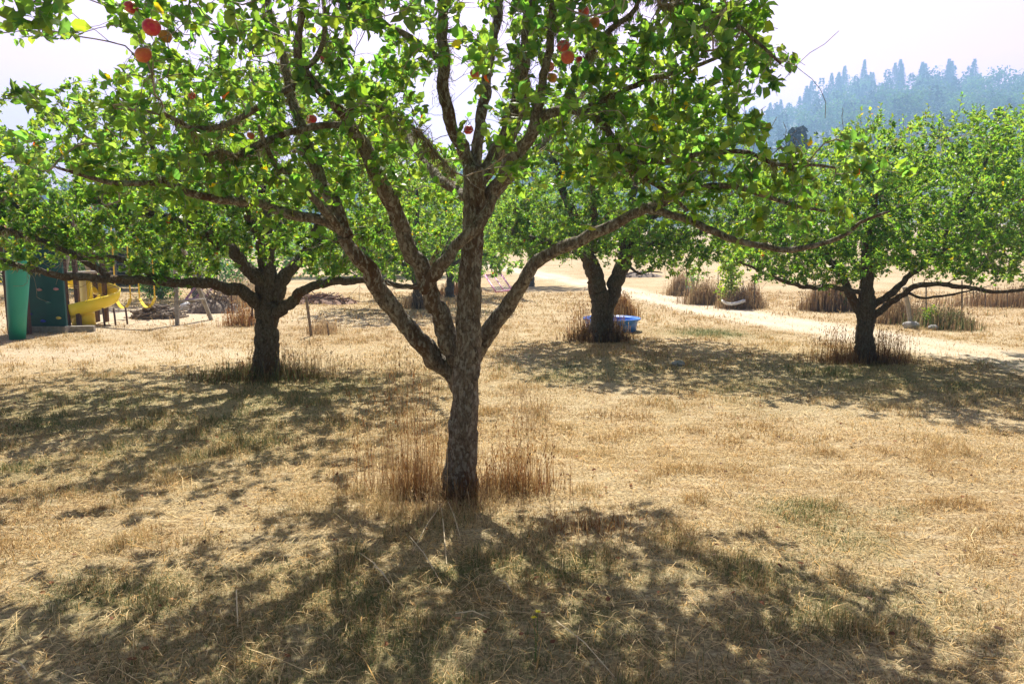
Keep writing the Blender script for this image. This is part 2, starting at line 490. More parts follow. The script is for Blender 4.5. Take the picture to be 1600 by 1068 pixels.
# short curled straw lying in mats
def straw(n, y0, y1, lr, wr, col=None):
    yy = y0 + (y1 - y0) * rng.uniform(0, 1, n) ** .8
    xx = rng.uniform(-1, 1, n) * (.8 * yy + 1)
    L = rng.uniform(*lr, n); az = rng.uniform(0, math.pi * 2, n)
    ok = rng.uniform(0, 1, n) < np.clip(1 - dirtness(xx, yy), .05, 1)
    xx, yy, L, az = xx[ok], yy[ok], L[ok], az[ok]; n = len(xx)
    d = np.stack([np.cos(az), np.sin(az)], -1); sdv = np.stack([-np.sin(az), np.cos(az)], -1)
    wd = rng.uniform(*wr, n) / 2
    bow = rng.normal(0, .12, n) * L
    pts = []
    lift = rng.uniform(.006, .03, n)
    for t in (0, .5, 1):
        c = np.stack([xx, yy], -1) + d * (L * (t - .5))[:, None] + sdv * (bow * (1 if t == .5 else 0))[:, None]
        z = gz(c[:, 0], c[:, 1]) + lift * (1.3 if t == .5 else (1.0 if t == 1 else .3))
        for s in (-1, 1):
            pts.append(np.concatenate([c + sdv * (wd * s)[:, None], z[:, None] + 0], -1))
    V = np.stack(pts, 1).reshape(-1, 3)
    b = np.arange(n) * 6
    F4 = np.concatenate([np.stack([b, b + 1, b + 3, b + 2], -1), np.stack([b + 2, b + 3, b + 5, b + 4], -1)])
    c = STRAW[rng.choice([0, 1, 3, 3, 3, 7, 5], n)] * rng.uniform(.85, 1.2, (n, 1)) if col is None else np.tile(col, (n, 1)) * rng.uniform(.7, 1.3, (n, 1))
    return V, F4, np.zeros((0, 3), int), np.repeat(c, 6, 0)
parts += [straw(26000, 1.8, 6.5, (.03, .09), (.0018, .0032)), straw(14000, 5, 12, (.05, .13), (.003, .006)), straw(420, 1.8, 6, (.14, .38), (.0025, .004))]
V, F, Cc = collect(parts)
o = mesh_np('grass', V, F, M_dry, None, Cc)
tag(o, 'short dry straw coloured grass covering the orchard floor', 'grass', None, 'stuff')

# ---------------------------------------------------------------- tall grass clumps
RUST = np.array([(.42, .19, .06), (.50, .27, .09), (.33, .15, .06), (.58, .38, .17), (.26, .13, .06), (.62, .46, .24)])
TAN = np.array([(.58, .42, .24), (.48, .32, .17), (.66, .50, .30), (.36, .24, .13), (.42, .30, .16)])
BRN = np.array([(.20, .12, .06), (.28, .17, .08), (.15, .09, .05), (.38, .25, .12)])
def tall_grass(name, label, blobs, group='tall dry grass left by the mower'):
    """blobs: (x, y, rx, ry, n, hmin, hmax, width, palette, lean, heads)"""
    pp = []
    for (x, y, rx_, ry_, n, h0, h1, wd, pal, lean, heads) in blobs:
        gx, gy = np.clip(rng.normal(0, .55, n), -1.6, 1.6), np.clip(rng.normal(0, .55, n), -1.6, 1.6)
        xx = x + gx * rx_; yy = y + gy * ry_
        q = np.hypot(gx, gy)
        h = (h0 + (h1 - h0) * rng.uniform(0, 1, n) ** 1.5) * np.clip(1.1 - .38 * q + .5 * (vnoise(xx, yy, .12, 51) - .5), .3, 1.3)
        c = pal[rng.integers(0, len(pal), n)] * rng.uniform(.75, 1.2, (n, 1))
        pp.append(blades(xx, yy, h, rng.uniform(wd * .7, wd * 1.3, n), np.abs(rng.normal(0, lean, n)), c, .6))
        if heads:
            m = int(n * heads)
            b = rng.choice(n, m, replace=False)
            V0 = pp[-1][0].reshape(-1, 5, 3)[b, 4]
            for s in range(4):
                dz = rng.uniform(-.07, .01, m)
                L = rng.uniform(.015, .035, m)
                az = rng.uniform(0, 6.28, m)
                base = V0 + np.stack([np.zeros(m), np.zeros(m), dz], -1)
                tip = base + np.stack([np.cos(az) * L * .5, np.sin(az) * L * .5, L], -1)
                sdv = np.stack([-np.sin(az), np.cos(az), np.zeros(m)], -1) * wd * 1.1
                mid = (base + tip) / 2
                VV = np.stack([base, mid - sdv, tip, mid + sdv], 1).reshape(-1, 3)
                bb = np.arange(m) * 4
                pp.append((VV, np.stack([bb, bb + 1, bb + 2, bb + 3], -1), np.zeros((0, 3), int), np.repeat(c[b] * .9, 4, 0)))
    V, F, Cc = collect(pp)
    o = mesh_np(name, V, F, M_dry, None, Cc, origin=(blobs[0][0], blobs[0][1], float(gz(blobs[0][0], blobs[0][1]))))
    return tag(o, label, 'grass', group, 'stuff')

mx, my = MAIN.x, MAIN.y
tall_grass('tall_grass', 'tall rust brown dry grass around the foot of the nearest apple tree', [
    (mx - .30, my + .02, .28, .22, 560, .08, .42, .004, np.concatenate([RUST, TAN]), .5, .0),
    (mx - .38, my + .08, .36, .22, 190, .35, 1.0, .0028, RUST, .13, .8),
    (mx - .42, my + .3, .35, .25, 90, .4, .85, .003, TAN, .10, .8),
    (mx + .30, my + .05, .26, .20, 520, .06, .30, .004, np.concatenate([BRN, BRN, RUST]), .45, .1),
    (mx + .38, my + .1, .26, .22, 230, .25, .50, .0032, RUST, .2, .5),
    (mx + .0, my - .16, .35, .14, 700, .05, .2, .004, BRN, .6, 0),
    (mx - .1, my - .35, .45, .15, 350, .05, .22, .004, TAN, .9, 0),
    (mx + .75, my - .6, .35, .2, 500, .05, .13, .004, RUST, .6, 0)])
tall_grass('tall_grass', 'dark green brown grass around the foot of the left apple tree', [
    (LEFT.x - .1, LEFT.y - .05, .75, .35, 2600, .06, .26, .006, np.concatenate([BRN, GRN]), .35, .1),
    (LEFT.x + .4, LEFT.y + .1, .8, .35, 260, .2, .55, .005, TAN, .15, .5),
    (LEFT.x - .2, LEFT.y + .2, .5, .2, 200, .15, .35, .005, RUST, .3, .4)])
tall_grass('tall_grass', 'dark brown grass around the forked tree beside the blue pool', [
    (MID.x - .1, MID.y + .1, .42, .3, 1300, .1, .32, .008, BRN, .2, .3),
    (MID.x + .2, MID.y - .02, .25, .2, 500, .15, .36, .008, BRN, .25, .2),
    (MID.x + .2, MID.y + .55, .3, .2, 200, .4, .85, .007, TAN, .12, .6),
    (MID.x - .3, MID.y + .5, .25, .2, 120, .4, .85, .007, RUST, .12, .6)])
tall_grass('tall_grass', 'brown grass mound around the foot of the right apple tree', [
    (RIGHT.x, RIGHT.y, .6, .3, 2000, .08, .30, .006, BRN, .35, .1),
    (RIGHT.x - .35, RIGHT.y + .1, .4, .25, 260, .3, .62, .0045, RUST, .16, .8),
    (RIGHT.x + .35, RIGHT.y + .1, .35, .25, 260, .3, .62, .0045, RUST, .16, .8)])
def px_blob(px0, px1, pyb, n, h0, h1, wd, pal, lean, heads, depth=.35):
    a, b = gat(px0, pyb), gat(px1, pyb)
    return ((a.x + b.x) / 2, a.y + depth * .6, (b.x - a.x) / 2, depth, n, h0, h1, wd, pal, lean, heads)
tall_grass('tall_grass', 'brown dry grass standing behind the blue pool', [px_blob(945, 990, 497, 1300, .3, .62, .014, RUST * .8, .1, .2)])
tall_grass('tall_grass', 'tan dry grass around the staked green sapling', [
    px_blob(1048, 1082, 462, 900, .35, .95, .016, TAN * .85, .12, .3), px_blob(1075, 1135, 476, 1500, .3, .85, .015, TAN * .85, .14, .3), px_blob(1130, 1192, 483, 1500, .2, .62, .014, TAN * .8, .14, .3), px_blob(1165, 1192, 480, 500, .4, .8, .012, BRN * 1.3, .1, .3)])
tall_grass('tall_grass', 'brown dry grass clump with one stake left of the right apple tree', [
    px_blob(1266, 1340, 486, 2300, .35, .85, .014, np.concatenate([TAN * .8, BRN]), .12, .3)])
tall_grass('tall_grass', 'dry grass clump between wire stakes right of the right apple tree', [
    px_blob(1375, 1450, 506, 1900, .25, .62, .012, TAN * .8, .14, .3), px_blob(1445, 1520, 514, 2300, .2, .48, .012, np.concatenate([TAN * .8, GRN]), .16, .2, .5)])
tall_grass('tall_grass', 'grey brown dry grass strip at the far right of the field', [
    px_blob(1508, 1760, 480, 3400, .25, .7, .014, np.concatenate([TAN * .75, BRN * 1.4]), .12, .3, .6)])
tall_grass('tall_grass', 'rusty dry grass with bare stalks behind the left apple tree', [
    px_blob(345, 400, 510, 520, .1, .55, .010, RUST, .22, .6), px_blob(330, 410, 480, 900, .3, .9, .014, TAN, .12, .4, 1.0)])
tall_grass('tall_grass', 'thin tan grass at the foot of the leaning dead sapling', [
    px_blob(472, 525, 522, 420, .1, .35, .008, TAN, .3, .4, .5)])
tall_grass('tall_grass', 'tan grass tufts at the foot of the distant apple trees', [
    px_blob(625, 690, 482, 900, .2, .5, .015, TAN * .8, .3, .2, .6), px_blob(680, 745, 462, 900, .2, .6, .02, RUST * .8, .3, .2, .8)])
tall_grass('tall_grass', 'pale thin seed stalks standing in the sun behind the nearest tree', [
    px_blob(560, 690, 640, 130, .35, .75, .0035, TAN, .1, .9, .8), px_blob(780, 860, 690, 90, .2, .5, .003, TAN, .15, .9, .6)])

# ---------------------------------------------------------------- trees
LEAF7 = np.array([(0, 0, 0), (.26, -.40, .07), (.66, -.40, .09), (1, 0, -.14), (.66, .40, .09), (.26, .40, .07), (.48, 0, -.02)])
LF7 = np.array([(0, 6, 1), (1, 6, 2), (2, 6, 3), (3, 6, 4), (4, 6, 5), (5, 6, 0)])
LEAF4 = np.array([(0, 0, 0), (.5, -.42, .10), (1, 0, -.12), (.5, .42, .10)])
LF4 = np.array([(0, 2, 1), (0, 3, 2)])
def leaves(P, D, size, up=.8, rnd=.75, aspect=.72, detail=True, tint=None, yellow=.015, outcol=None):
    n = len(P)
    L = size * rng.uniform(.6, 1.2, n)
    t = D / (np.linalg.norm(D, axis=1)[:, None] + 1e-9)
    nr = rng.normal(0, rnd, (n, 3)); nr[:, 2] += up
    nr -= t * (nr * t).sum(1)[:, None]; nr /= np.linalg.norm(nr, axis=1)[:, None] + 1e-9
    s = np.cross(nr, t)
    loc, lf = (LEAF7, LF7) if detail else (LEAF4, LF4)
    k = len(loc)
    cv = rng.uniform(-.6, 2.2, n)
    wa = aspect * rng.uniform(.75, 1.2, n)
    V = P[:, None, :] + L[:, None, None] * (loc[None, :, 0:1] * t[:, None, :] + loc[None, :, 1:2] * wa[:, None, None] * s[:, None, :] + loc[None, :, 2:3] * cv[:, None, None] * nr[:, None, :])
    F = (np.arange(n) * k)[:, None, None] + lf[None]
    c = np.ones((n, 3)) * rng.uniform(.5, 1.3, (n, 1))
    c[:, 0] *= rng.uniform(.6, 1.15, n); c[:, 2] *= rng.uniform(.8, 2.6, n)
    if tint is not None: c *= tint
    y = rng.uniform(0, 1, n) < yellow
    c[y] = np.array([(3.2, 1.6, .6)]) * rng.uniform(.7, 1.1, (y.sum(), 1))
    y = rng.uniform(0, 1, n) < yellow * .25
    c[y] = np.array([(3.6, .5, .5)]) * rng.uniform(.6, 1, (y.sum(), 1))
    return V.reshape(-1, 3), F.reshape(-1, 3), np.repeat(c, k, 0)

def smooth_line(pts, rad, step):
    P = np.array([tuple(p) for p in pts], float); rad = np.array(rad, float)
    n = len(P)
    L = np.concatenate([[0], np.cumsum(np.linalg.norm(np.diff(P, axis=0), axis=1))])
    m = max(3, int(L[-1] / step) + 1)
    t = np.linspace(0, L[-1], m)
    # catmull-rom through the points
    out = []
    for tv in t:
        i = min(max(np.searchsorted(L, tv) - 1, 0), n - 2)
        u = (tv - L[i]) / (L[i + 1] - L[i] + 1e-9)
        p0, p1, p2, p3 = P[max(i - 1, 0)], P[i], P[i + 1], P[min(i + 2, n - 1)]
        out.append(.5 * ((2 * p1) + (-p0 + p2) * u + (2 * p0 - 5 * p1 + 4 * p2 - p3) * u * u + (-p0 + 3 * p1 - 3 * p2 + p3) * u ** 3))
    return np.array(out), np.interp(t, L, rad)

class Tree:
    def __init__(s, step=.08, bare=.16):
        s.P = []; s.D = []; s.par = []; s.fix = []; s.ok = []; s.limbs = []; s.chains = []; s.step = step; s.dead = set(); s.bare = bare
    def limb(s, pts, rad, grow_from=0.0, crook=.10, knots=.25, sides=14):
        """an authored limb; grow_from: share of its length from which twigs may leave"""
        P, r = smooth_line(pts, rad, .035)
        n = len(P)
        # crooked growth, scaled by thickness
        j = np.cumsum(rng.normal(0, 1, (n, 3)), 0); j -= np.linspace(0, 1, n)[:, None] * j[-1]
        P = P + j * (r * crook * .22)[:, None]
        q = np.arange(n) * .035
        wob = np.stack([np.sin(q * f1 + f2) + .6 * np.sin(q * f1 * 2.3 + f2 * 3) for f1, f2 in rng.uniform(12, 26, (3, 2))], -1)
        P = P + wob * (r * (.03 if sides > 18 else .13) * np.clip(np.arange(n) / 8, 0, 1))[:, None]
        r = r * (.93 if sides <= 18 else 1.0)
        s.limbs.append((P, r, sides, knots))
        T = np.gradient(P, axis=0); T /= np.linalg.norm(T, axis=1)[:, None]
        for k in range(0, n, 2):
            s.P.append(P[k]); s.D.append(T[k]); s.par.append(-1); s.fix.append(r[k]); s.ok.append(k / n >= grow_from)
    def grow(s, A, maxlen=1.6, order_from=None, up=.1, crook=.35, spurs=300):
        A = np.asarray(A)
        # short spurs and side twigs close along the limbs
        cand = [i for i in range(len(s.P)) if s.ok[i] and s.fix[i] < .06]
        if spurs and cand:
            q = rng.choice(cand, spurs)
            off = rng.normal(0, 1, (spurs, 3)); off[:, 2] += .3; off /= np.linalg.norm(off, axis=1)[:, None]
            A = np.vstack([A, np.array(s.P)[q] + off * rng.uniform(.07, .32, (spurs, 1))])
        cap = len(s.P) + len(A) * 26
        P = np.zeros((cap, 3)); D = np.zeros((cap, 3)); ok = np.zeros(cap, bool); par = np.full(cap, -1)
        n = len(s.P)
        P[:n] = s.P; D[:n] = s.D; ok[:n] = s.ok; par[:n] = s.par
        base = P[:n][ok[:n]]
        dmin = np.array([np.min(np.linalg.norm(base - a, axis=1)) for a in A])
        for a in A[np.argsort(dmin)]:
            d = a - P[:n]; L = np.linalg.norm(d, axis=1) + 1e-6
            cost = L * (1.45 - .45 * (d * D[:n]).sum(1) / L)
            cost[~ok[:n]] = 1e9
            i = int(np.argmin(cost)); L = L[i]
            if L < .04 or L > maxlen: continue
            m = max(2, int(L / s.step))
            if n + m >= cap: break
            dn = d[i] / L
            c = P[i] + (D[i] * .45 + dn * .55 + np.array([0, 0, up])) * L * .5
            t = (np.arange(1, m + 1) / m)[:, None]
            Q = (1 - t) ** 2 * P[i] + 2 * t * (1 - t) * c + t ** 2 * a
            jj = rng.normal(0, s.step * crook, (m, 3)); jj[-1] *= .3
            Q = Q + jj * .5
            P[n:n + m] = Q
            prev = np.vstack([P[i], Q[:-1]])
            tt = Q - prev; D[n:n + m] = tt / (np.linalg.norm(tt, axis=1)[:, None] + 1e-9)
            ok[n:n + m] = True
            par[n] = i; par[n + 1:n + m] = np.arange(n, n + m - 1)
            s.chains.append((i, n, n + m))
            if rng.uniform() < s.bare and L < .5: s.dead.update(range(n, n + m))
            n += m
        s.Pn, s.Dn, s.parn, s.n0, s.n = P[:n], D[:n], par[:n], len(s.P), n
        rad = np.zeros(n)
        kids = np.zeros(n)
        for k in range(n - 1, s.n0 - 1, -1):
            r = max(rad[k], .0017 ** 2.3) if True else 0
            rad[k] = r
            p = par[k]
            if p >= s.n0: rad[p] += r
        s.r = np.minimum(rad ** (1 / 2.3), .03)
        s.r[:s.n0] = s.fix
    def wood(s, parent, mat_limb, mat_twig, sides_min=3, name='trunk', rmin=.0013, extra=()):
        mb = MB()
        for li, (P, r, k, kn) in enumerate(s.limbs):
            n = len(P)
            dist = np.arange(n) * .035
            fi = np.arange(k) * 2 * math.pi / k
            mod = np.ones((n, k))
            lob = np.cos(3 * fi + 1.0) * .6 + np.cos(5 * fi + 2.3) * .5
            if li == 0:   # root flare and fluting of the butt
                mod *= 1 + np.exp(-dist / .16)[:, None] * (.30 + .22 * lob[None, :]) + .035 * lob[None, :]
            tw = fi[None, :] + dist[:, None] * 1.5
            mod *= 1 + .05 * np.sin(2 * tw + 3 * np.sin(dist * 5)[:, None]) + .035 * np.sin(5 * tw + 2 * np.sin(dist * 11)[:, None])
            an = rng.uniform(0, 6.28)
            rr = r * (1 + kn * .35 * np.interp(np.arange(n), np.arange(0, n + 6, 3), rng.normal(0, .5, len(np.arange(0, n + 6, 3)))))
            mb.tube(P, rr, k, True, None, .03 + kn * .10, mod)
        o = mb.build(name, mat_limb, parent, True)
        tb = MB()
        for i, a, b in s.chains:
            P = np.vstack([s.Pn[i], s.Pn[a:b]])
            r = np.concatenate([[min(s.r[a] * 1.1, s.r[i])], s.r[a:b]])
            k = 7 if r[0] > .012 else (5 if r[0] > .006 else sides_min)
            tb.tube(P, np.maximum(r, rmin), k, False)
        for b_, e_ in extra: tb.tube([b_, (b_ + e_) / 2 + rng.normal(0, .006, 3), e_], [.0035, .003, .0015], 3, False)
        if s.chains:
            t = tb.build('branch', mat_twig, parent, True)
        return o
    def foliage(s, parent, mat_, size, per=4.0, prob=.75, rmax=.008, name='crown', keep=None, shoots=(), **kw):
        idx = np.arange(s.n0, s.n)
        idx = idx[s.r[idx] < rmax]
        if s.dead: idx = idx[~np.isin(idx, list(s.dead))]
        idx = idx[rng.uniform(0, 1, len(idx)) < prob]
        cnt = rng.poisson(per, len(idx))
        rep = np.repeat(idx, cnt)
        P = s.Pn[rep] + rng.normal(0, .012, (len(rep), 3))
        spur = np.repeat(rng.normal(0, .022, (len(idx), 3)), cnt, 0)
        P = P + spur
        D = rng.normal(0, .9, (len(rep), 3)) + s.Dn[rep] * .5 + np.array([0, 0, .15])
        if keep is not None:
            k = keep(P); P, D = P[k], D[k]
        if len(shoots):
            sp, sdd = [], []
            for base, tipp in shoots:
                m = max(5, int(np.linalg.norm(tipp - base) / .028))
                for q in range(m):
                    f = q / m
                    c = base * (1 - f) + tipp * f
                    a = q * 2.4 + rng.uniform(-.3, .3)
                    for e in range(1 + (rng.uniform() < .4)):
                        sp.append(c + rng.normal(0, .006, 3)); sdd.append(np.array([math.cos(a + e * 2), math.sin(a + e * 2), .55 + .5 * f]))
            P = np.vstack([P, sp]); D = np.vstack([D, sdd])
        V, F, c = leaves(P, D, size, **kw)
        s.nleaf = len(P)
        return mesh_np(name, V, F, mat_, parent, c)

def ellipsoid(n, c, r, shell=.35):
    v = rng.normal(0, 1, (n, 3)); v /= np.linalg.norm(v, axis=1)[:, None]
    q = rng.uniform(shell ** 3, 1, n) ** (1 / 3)
    return np.array(c) + v * q[:, None] * np.array(r)

def inpoly(x, y, poly):
    inside = np.zeros(len(x), bool)
    n = len(poly)
    for i in range(n):
        x1, y1 = poly[i]; x2, y2 = poly[(i + 1) % n]
        c = ((y1 > y) != (y2 > y)) & (x < (x2 - x1) * (y - y1) / (y2 - y1 + 1e-9) + x1)
        inside ^= c
    return inside

# ---- nearest tree: every limb at its own distance
def L_(*a): return [at(x, y, d) for x, y, d in a]
T = Tree(.055, .30)
Ym = MAIN.y
T.limb([Vector((MAIN.x + .0, MAIN.y, MAIN.z - .12))] + L_((722, 766, Ym), (721, 740, Ym), (724, 690, Ym), (728, 640, Ym), (730, 590, Ym), (733, 540, Ym), (735, 480, Ym), (737, 420, Ym), (740, 350, Ym), (741, 300, Ym), (743, 262, Ym)),
       [.12, .108, .098, .093, .090, .088, .080, .074, .070, .066, .065, .068], .75, .1, .12, 30)
T.limb(L_((741, 275, 4.7), (727, 243, 4.68), (710, 210, 4.62), (698, 175, 4.55), (692, 130, 4.5), (690, 60, 4.42), (688, -20, 4.35), (680, -120, 4.25), (660, -240, 4.2)), [.05, .047, .043, .041, .038, .036, .032, .024, .014], .3, .3)
T.limb(L_((742, 268, 4.72), (746, 225, 4.75), (752, 170, 4.8), (762, 100, 4.85), (774, 35, 4.9), (784, -40, 5.0), (800, -160, 5.1)), [.045, .042, .038, .036, .033, .028, .014], .35, .3)
T.limb(L_((748, 282, 4.7), (768, 245, 4.66), (788, 205, 4.6), (803, 160, 4.55), (813, 100, 4.5), (822, 40, 4.4), (832, -40, 4.3), (850, -170, 4.2)), [.062, .058, .055, .052, .048, .044, .034, .016], .3, .3)
T.limb(L_((748, 345, 4.66), (768, 305, 4.58), (795, 262, 4.45), (822, 226, 4.35), (846, 190, 4.28), (880, 176, 4.2), (925, 182, 4.12), (958, 215, 4.08), (990, 262, 4.02), (1030, 292, 4.0), (1075, 330, 3.95)), [.05, .047, .045, .038, .033, .028, .024, .021, .018, .015, .010], .3, .4)
T.limb(L_((828, 218, 4.33), (842, 165, 4.25), (856, 95, 4.15), (866, 20, 4.05), (872, -60, 3.95)), [.03, .028, .024, .02, .013], .2, .5)
# left low limb
T.limb(L_((722, 612, 4.7), (704, 584, 4.66), (672, 552, 4.6), (640, 520, 4.53), (610, 478, 4.46), (584, 436, 4.4), (560, 400, 4.35), (537, 366, 4.3)), [.075, .074, .066, .062, .058, .055, .05, .046], .5, .3, .3, 18)
T.limb(L_((540, 370, 4.3), (508, 347, 4.24), (460, 338, 4.15), (410, 322, 4.05), (350, 314, 3.95), (300, 304, 3.88), (240, 286, 3.82), (170, 284, 3.75), (90, 262, 3.7)), [.036, .032, .029, .027, .024, .021, .018, .014, .008], .15, .5)
T.limb(L_((537, 366, 4.3), (516, 338, 4.2), (488, 305, 4.1), (458, 278, 4.0), (432, 256, 3.92), (415, 228, 3.86), (404, 196, 3.8)), [.03, .026, .022, .019, .017, .014, .009], .15, .5)
T.limb(L_((542, 372, 4.32), (524, 332, 4.36), (502, 285, 4.42), (484, 240, 4.46), (470, 190, 4.5), (452, 120, 4.55), (430, 40, 4.6), (400, -60, 4.6)), [.048, .045, .042, .038, .034, .028, .022, .012], .2, .4)
# second left limb
T.limb(L_((722, 585, 4.68), (706, 548, 4.62), (690, 512, 4.56), (676, 470, 4.5), (662, 432, 4.45), (643, 398, 4.4), (620, 350, 4.33), (600, 305, 4.27), (580, 265, 4.2), (560, 225, 4.13), (543, 196, 4.08), (526, 172, 4.0), (500, 145, 3.95), (474, 112, 3.9), (463, 75, 3.85), (470, 30, 3.8), (482, -40, 3.75)),
       [.07, .07, .067, .063, .062, .055, .052, .05, .047, .042, .037, .031, .027, .025, .022, .018, .011], .3, .35, .3, 18)
T.limb(L_((664, 455, 4.44), (682, 425, 4.40), (706, 395, 4.36), (738, 362, 4.36), (760, 332, 4.38), (774, 306, 4.38)), [.044, .042, .038, .036, .034, .026], .55, .3)
T.limb(L_((530, 177, 4.0), (558, 172, 3.95), (590, 168, 3.92), (622, 184, 3.88), (655, 208, 3.84), (685, 243, 3.8), (707, 268, 3.78)), [.018, .016, .015, .014, .012, .01, .007], .2, .6)
T.limb(L_((498, 143, 3.95), (462, 134, 3.85), (430, 150, 3.78), (395, 173, 3.7), (350, 196, 3.62), (300, 200, 3.55), (262, 180, 3.5), (215, 172, 3.42)), [.019, .018, .017, .016, .015, .013, .01, .007], .3, .6)
T.limb(L_((540, 195, 4.08), (490, 197, 4.0), (440, 210, 3.92), (398, 228, 3.85), (372, 246, 3.8), (345, 238, 3.74), (300, 250, 3.66)), [.022, .021, .02, .018, .015, .011, .008], .3, .6)
T.limb(L_((474, 110, 3.9), (500, 80, 3.8), (508, 30, 3.7), (500, -30, 3.6)), [.017, .014, .011, .008], .2, .6)
T.limb(L_((690, 100, 4.48), (640, 60, 4.2), (570, 20, 3.9), (500, -20, 3.6), (420, -60, 3.3)), [.022, .02, .017, .014, .01], .2, .5)
# right limb
T.limb(L_((738, 568, 4.7), (755, 532, 4.66), (776, 505, 4.6), (793, 482, 4.56), (802, 460, 4.52), (822, 432, 4.46), (846, 408, 4.4), (885, 385, 4.33), (925, 367, 4.26), (965, 350, 4.2), (1000, 328, 4.14), (1040, 316, 4.08)), [.058, .056, .052, .05, .046, .046, .042, .040, .037, .034, .03, .026], .55, .3, .3, 18)
T.limb(L_((1005, 325, 4.13), (1050, 334, 4.05), (1095, 348, 3.98), (1150, 372, 3.9), (1200, 386, 3.84), (1235, 390, 3.8), (1290, 380, 3.74), (1322, 366, 3.7), (1345, 348, 3.68), (1390, 330, 3.62)), [.026, .023, .02, .019, .018, .017, .014, .012, .01, .006], .35, .6)
T.limb(L_((1035, 317, 4.08), (1080, 298, 4.0), (1135, 290, 3.92), (1190, 306, 3.85), (1240, 320, 3.8), (1290, 330, 3.76)), [.02, .018, .016, .013, .01, .007], .3, .6)
T.limb(L_((958, 214, 4.08), (985, 250, 4.05), (1040, 252, 3.95), (1100, 243, 3.86), (1165, 238, 3.78), (1210, 256, 3.72), (1262, 258, 3.66), (1305, 262, 3.6)), [.017, .016, .015, .014, .013, .011, .009, .006], .3, .6)
T.limb(L_((870, 10, 4.05), (930, -10, 3.9), (1000, -10, 3.75), (1080, 10, 3.6), (1150, 40, 3.5), (1220, 100, 3.42)), [.02, .018, .016, .013, .01, .006], .2, .5)
T.limb(L_((880, 176, 4.2), (900, 120, 4.1), (940, 60, 3.95), (990, 20, 3.8), (1010, -60, 3.7)), [.022, .02, .017, .014, .009], .2, .5)
T.limb(L_((900, 178, 4.15), (960, 150, 4.05), (1030, 120, 3.95), (1100, 100, 3.85), (1160, 70, 3.8)), [.02, .017, .014, .011, .007], .2, .5)
# limbs to the far and near side of the crown
T.limb(L_((748, 330, 4.72), (790, 290, 5.1), (840, 230, 5.6), (900, 160, 6.1), (950, 90, 6.5)), [.04, .035, .03, .024, .012], .25, .4)
T.limb(L_((735, 310, 4.72), (690, 280, 5.1), (640, 220, 5.6), (590, 150, 6.2), (540, 90, 6.5)), [.04, .035, .03, .024, .012], .25, .4)
T.limb([at(690, -60, 4.38), Vector((-.6, 3.9, 3.75)), Vector((-1.0, 3.3, 3.85)), Vector((-1.5, 2.7, 3.5)), Vector((-1.75, 2.3, 3.1))], [.03, .026, .022, .016, .01], .2, .5)
T.limb([at(832, -40, 4.3), Vector((.4, 3.7, 3.95)), Vector((.8, 3.1, 4.0)), Vector((1.2, 2.5, 3.7)), Vector((1.5, 2.1, 3.4))], [.03, .026, .022, .016, .01], .2, .5)
T.limb([at(688, -20, 4.35), Vector((-1.1, 4.3, 3.9)), Vector((-1.9, 4.0, 4.0)), Vector((-2.6, 3.6, 3.8)), Vector((-3.2, 3.2, 3.4))], [.03, .026, .022, .016, .01], .2, .5)
T.limb([at(832, -40, 4.3), Vector((.9, 4.2, 4.0)), Vector((1.6, 3.9, 3.9)), Vector((2.2, 3.5, 3.5)), Vector((2.5, 3.1, 3.2))], [.03, .026, .022, .016, .01], .2, .5)

SKYGAPS = [[(1205, -40), (1195, 60), (1262, 100), (1262, 128), (1200, 150), (1150, 170), (1190, 185), (1225, 210), (1280, 215), (3000, 215), (3000, -40)],
           [(-400, 74), (120, 60), (160, 20), (215, 80), (190, 115), (120, 140), (-400, 130)],
           [(80, -30), (155, -30), (170, 40), (130, 60)]]
def main_keep(P):
    x, y = proj(P)
    front = P[:, 1] > 1.0
    bad = np.zeros(len(P), bool)
    for g in SKYGAPS: bad |= inpoly(x, y, g)
    # lower edge of the crown
    lim = np.interp(x, [-200, 60, 250, 450, 560, 700, 800, 950, 1100, 1230, 1400, 1600], [380, 385, 390, 370, 330, 335, 350, 350, 365, 385, 350, 100])
    bad |= y > lim + rng.normal(0, 12, len(P))
    # small windows to the sky
    for cx, cy, rx_, ry_ in ((570, 70, 34, 26), (690, 190, 26, 34), (785, 60, 14, 60), (1010, 20, 22, 14), (735, 30, 24, 18), (1105, 110, 20, 16), (260, 150, 16, 10), (610, 25, 20, 14), (30, 185, 30, 18), (440, 20, 18, 10),
                             (780, 110, 10, 60), (725, 110, 14, 40), (735, 215, 16, 20)):
        bad |= ((x - cx) / rx_) ** 2 + ((y - cy) / ry_) ** 2 < 1
    # an open strip on the trunk's sunny side
    bad |= (P[:, 1] < 4.6) & (np.abs(x - 742) < 26) & (y > 235) & (y < 320) & (rng.uniform(0, 1, len(P)) < .85)
    return ~(bad & front)
